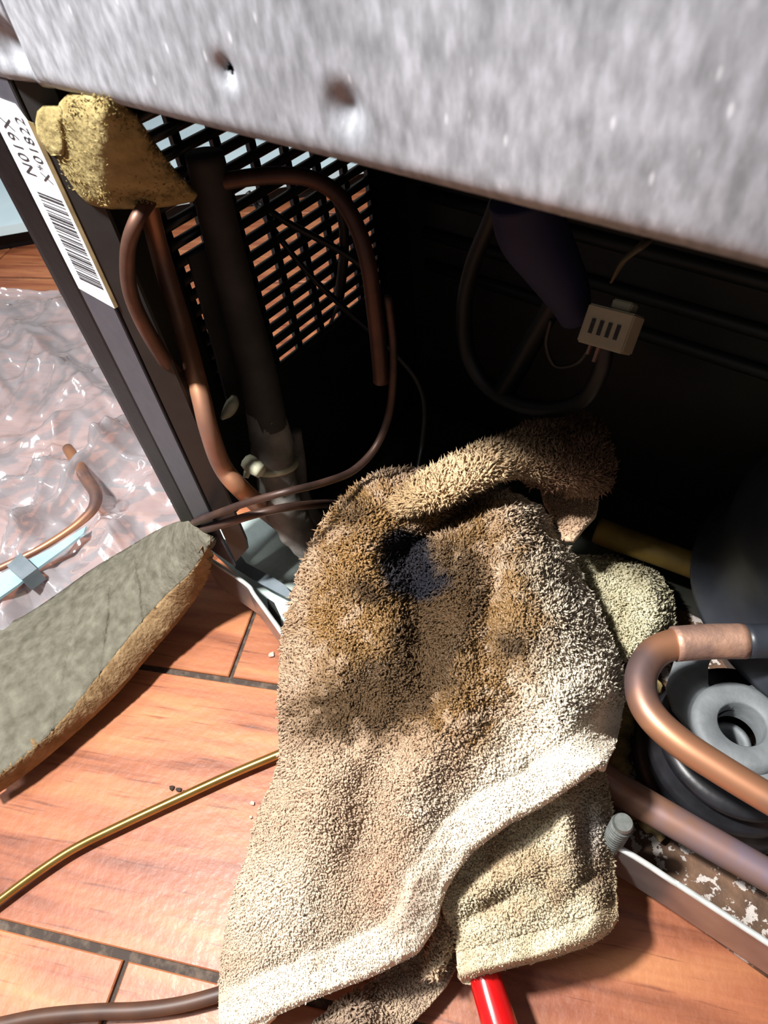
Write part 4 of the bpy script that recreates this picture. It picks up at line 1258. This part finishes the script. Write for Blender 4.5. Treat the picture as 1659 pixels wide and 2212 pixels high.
cT, cM, cO = [lerp_curve(e, 30) for e in (TOPE, MIDE, OUTE)]
zS = np.interp(np.linspace(0, 7, len(cT)), range(8), ZS)
ns, nu = len(cT), 34
V = []; F = []
for i in range(ns):
    s_ = i / (ns - 1)
    for k in range(nu):
        u_ = k / (nu - 1)
        p2 = cT[i] * (1 - u_) + cM[i] * u_
        z = zS[i] - 0.012 * (1 - u_) ** 3 + 0.003 * math.sin(u_ * math.pi)
        # cross creases
        for cs, sl, am in ((0.10, 0.02, 0.6), (0.17, 0.06, 0.9), (0.24, 0.10, 0.5), (0.33, 0.12, 1.5), (0.46, 0.22, 1.3), (0.60, 0.30, 1.0)):
            dd = s_ - (cs + sl * (u_ - 0.5)) 
            dd += 0.018 * (float(vnoise(np.array([u_ * 5.0]), np.array([cs * 50]), 7)[0]) - 0.5)
            z += 0.0011 * am * (0.3 + 0.7 * math.sin(math.pi * min(1, u_ + 0.15))) * math.exp(-(dd / 0.0045) ** 2) - 0.0010 * am * math.exp(-((dd + 0.02) / 0.02) ** 2)
        z += 0.004 * (float(fbm(np.array([s_ * 9]), np.array([u_ * 3]), 91, 3)[0]) - 0.45)
        V.append(at(p2[0], p2[1], Z=z))
nt_top = len(V)
for i in range(ns - 1):
    for k in range(nu - 1):
        F.append((i * nu + k, (i + 1) * nu + k, (i + 1) * nu + k + 1, i * nu + k + 1))
fo = mesh('foam_face', V, F, M['foam_strip'], fs)
sm = fo.modifiers.new('thickness', 'SOLIDIFY'); sm.thickness = 0.006; sm.offset = -1
part(fo, 'creased grey olive face of the strip')
V2, F2 = [], []
ne = 8
for i in range(ns):
    a = np.array(V[i * nu + nu - 1])
    b = at(cO[i][0], cO[i][1], Z=zS[i] - 0.016)
    for k in range(ne):
        u_ = k / (ne - 1)
        p = a * (1 - u_) + b * u_
        p = p + np.array([0.3, -0.3, 0.6]) * 0.003 * math.sin(u_ * math.pi) + 0.0016 * (float(fbm(np.array([i * 0.6]), np.array([k * 0.7]), 95, 3)[0]) - 0.45)
        V2.append(p)
for i in range(ns - 1):
    for k in range(ne - 1):
        F2.append((i * ne + k, (i + 1) * ne + k, (i + 1) * ne + k + 1, i * ne + k + 1))
fe = mesh('foam_cut_edge', V2, F2, M['foam_edge'], fs)
sm = fe.modifiers.new('thickness', 'SOLIDIFY'); sm.thickness = 0.005; sm.offset = -1
part(fe, 'tan cut edge of the strip')

# ------------------------------------------------------------------ plastic bag on the floor
bag = None


def make_bag():
    nx, ny = 300, 200
    x = np.linspace(-0.98, -0.295, nx); y = np.linspace(-0.10, 0.275, ny)
    Xg, Yg = np.meshgrid(x, y)
    # uneven outline: pull the border in and out
    edge_top = np.interp(Xg, [-0.98, -0.75, -0.685, -0.60, -0.45, -0.29], [0.15, 0.212, 0.250, 0.245, 0.20, 0.14]) + 0.004 * np.sin(Xg * 70)
    t = (Yg + 0.10) / 0.375
    Yn = -0.10 + t * (edge_top + 0.10)
    Xn = Xg + 0.008 * np.sin(Yg * 60) * np.clip((Xg + 0.5) / 0.2, 0, 1)
    Z = np.zeros_like(Xg)
    rg = np.random.default_rng(4)
    # sharp creases: distance to random segments
    for k in range(260):
        cx, cy = rg.uniform(-0.98, -0.30), rg.uniform(-0.10, 0.27)
        a = rg.uniform(0, math.pi); L = rg.uniform(0.015, 0.11)
        d = np.array([math.cos(a), math.sin(a)])
        tt = np.clip((Xn - cx) * d[0] + (Yn - cy) * d[1], -L, L)
        dist = np.hypot(Xn - cx - tt * d[0], Yn - cy - tt * d[1])
        wdt = rg.uniform(0.004, 0.016); am = rg.uniform(0.0012, 0.006)
        Z += am * np.maximum(0, 1 - dist / wdt) * (1 - (np.abs(tt) / L) ** 3)
    for k in range(26):
        cx, cy = rg.uniform(-0.85, -0.30), rg.uniform(-0.05, 0.25)
        a = rg.uniform(0, math.pi); L = rg.uniform(0.06, 0.15)
        d = np.array([math.cos(a), math.sin(a)])
        tt = np.clip((Xn - cx) * d[0] + (Yn - cy) * d[1], -L, L)
        dist = np.hypot(Xn - cx - tt * d[0], Yn - cy - tt * d[1])
        Z += rg.uniform(0.006, 0.013) * np.maximum(0, 1 - dist / rg.uniform(0.012, 0.030)) ** 1.5 * (1 - (np.abs(tt) / L) ** 3)
    Z += 0.012 * np.abs(fbm(Xn * 16, Yn * 16, 5, 3) - 0.45) * 2 + 0.004 * np.abs(fbm(Xn * 60, Yn * 60, 6, 2) - 0.37) * 2
    Z += 0.0025
    fold_ = np.exp(-((Xn + 0.405 + 0.25 * (Yn - 0.05)) / 0.008) ** 2)
    Z += 0.016 * fold_
    V = np.stack([Xn, Yn, Z], -1).reshape(-1, 3)
    idx = np.arange(nx * ny).reshape(ny, nx)
    Q = np.stack([idx[:-1, :-1], idx[:-1, 1:], idx[1:, 1:], idx[1:, :-1]], -1).reshape(-1, 4)
    o = fast_mesh('plastic_bag', V, Q.ravel(), np.full(len(Q), 4), M['film'], None, None)
    return tag(o, 'crinkled clear plastic bag spread on the floor left of the cabinet', 'plastic bag')


make_bag()

# ------------------------------------------------------------------ small things left of the cabinet
cp = T([(146, 968), (162, 992), (184, 1030), (206, 1064), (204, 1092), (186, 1116), (150, 1145), (95, 1180), (40, 1208), (-40, 1245), (-120, 1280)], 0.026)
cw = tube('copper_rod', cp, [rad(wd, p) for wd, p in zip((22, 26, 27, 28, 24, 20, 16, 15, 15, 15, 15), cp)], M['copper'], None, seg=14)
tag(cw, 'bent copper rod with a hooked end lying on the plastic bag', 'rod')
sb = thing('steel_strip', at(60, 1240, Z=0.0), 'pale blue grey steel strip with a square clip beside the copper rod', 'metal strip')
slab('strip_blade', T([(186, 1136), (180, 1152), (140, 1184), (84, 1225), (40, 1262), (-40, 1318), (-60, 1290), (0, 1240), (70, 1204), (110, 1184)], 0.029), 0.002, M['bluesteel'], sb)
slab('strip_clip', T([(14, 1222), (44, 1194), (80, 1228), (48, 1252)], 0.035), 0.012, M['bluegrey'], sb)

bo = thing('board', (-1.15, 0.7, 0.0), 'pale blue board lying flat on the floor beyond the plastic bag', 'board')
e0, e1 = at(-80, 516, Z=0.028), at(140, 478, Z=0.028)
dd = (e1 - e0)[:2] / np.linalg.norm((e1 - e0)[:2])
nn2 = np.array([-dd[1], dd[0]])
a0 = e0[:2] - dd * 0.25; a1 = e1[:2] + dd * 0.9
slab('board_top', [np.array([*p, 0.034]) for p in (a0, a1, a1 + nn2 * 0.7, a0 + nn2 * 0.7)], 0.010, M['board'], bo)
slab('board_shade', [np.array([*p, 0.024]) for p in (a0 + nn2 * 0.02, a1 + nn2 * 0.02, a1 + nn2 * 0.68, a0 + nn2 * 0.68)], 0.024, M['black'], bo)  # black filler putting in the shadow beneath the board

# ------------------------------------------------------------------ things on the floor in front
wp = T([(-80, 2005), (0, 1944), (80, 1885), (160, 1833), (260, 1783), (380, 1727), (500, 1672), (602, 1629), (680, 1596)], 0.006)
bw = tube('brass_wire', wp, [rad(19, p) for p in wp], M['brass'], None, seg=12)
tag(bw, 'thin brass coloured wire running across the floor to the towel', 'wire')
hp_ = T([(-120, 2240), (0, 2214), (90, 2196), (200, 2186), (300, 2182), (390, 2170), (480, 2146), (560, 2120)], 0.007)
hs = tube('brown_hose', hp_, [rad(31, p) for p in hp_], M['brown_hose'], None, seg=14)
tag(hs, 'dark brown hose on the floor running under the towel hem', 'hose')
rd = thing('screwdriver', at(1080, 2190, Z=0.0), 'glossy red tool handle poking out from under the towel hem', 'screwdriver')
hx = T([(1030, 2060), (1044, 2100), (1062, 2160), (1084, 2230), (1110, 2310), (1122, 2345)], 0.024)
part(tube('handle', hx, [rad(wd, hx[2]) for wd in (58, 68, 74, 76, 72, 40)], M['red'], rd, seg=24), 'smooth red plastic handle')
tube('shaft', T([(985, 1930), (1010, 2000), (1032, 2065)], 0.024), 0.0035, M['zinc_bolt'], rd, seg=12)
for i, (x, y, s_, mt) in enumerate([(586, 1414, 8, 'chip'), (545, 1735, 5, 'crumb'), (542, 1765, 4, 'crumb'), (370, 1702, 7, 'grit'), (385, 1706, 6, 'grit'), (398, 1711, 5, 'grit')]):
    p = at(x, y, Z=0.001)
    bm = bmesh.new(); bmesh.ops.create_icosphere(bm, subdivisions=1, radius=rad(2 * s_, p))
    for v in bm.verts:
        v.co = Vector((v.co.x * random.uniform(.6, 1.4), v.co.y * random.uniform(.6, 1.4), v.co.z * 0.4 * random.uniform(.7, 1.2)))
    me = bpy.data.meshes.new('crumb'); bm.to_mesh(me); bm.free()
    o = link('crumb' if mt != 'grit' else 'grit', me, M['grit' if mt == 'grit' else 'crumb'], None, smooth=False)
    o.location = tuple(p)
    if mt == 'chip': tag(o, 'pale pinkish chip on the plank between the floor joint and the towel', 'crumb')
    elif mt == 'crumb': tag(o, 'tiny pale crumb close to the left edge of the towel below the brass wire', 'crumb', 'pale crumbs by the towel')
    else: tag(o, 'tiny dark speck of grit on the plank just above the brass wire', 'grit', 'dark grit by the brass wire')
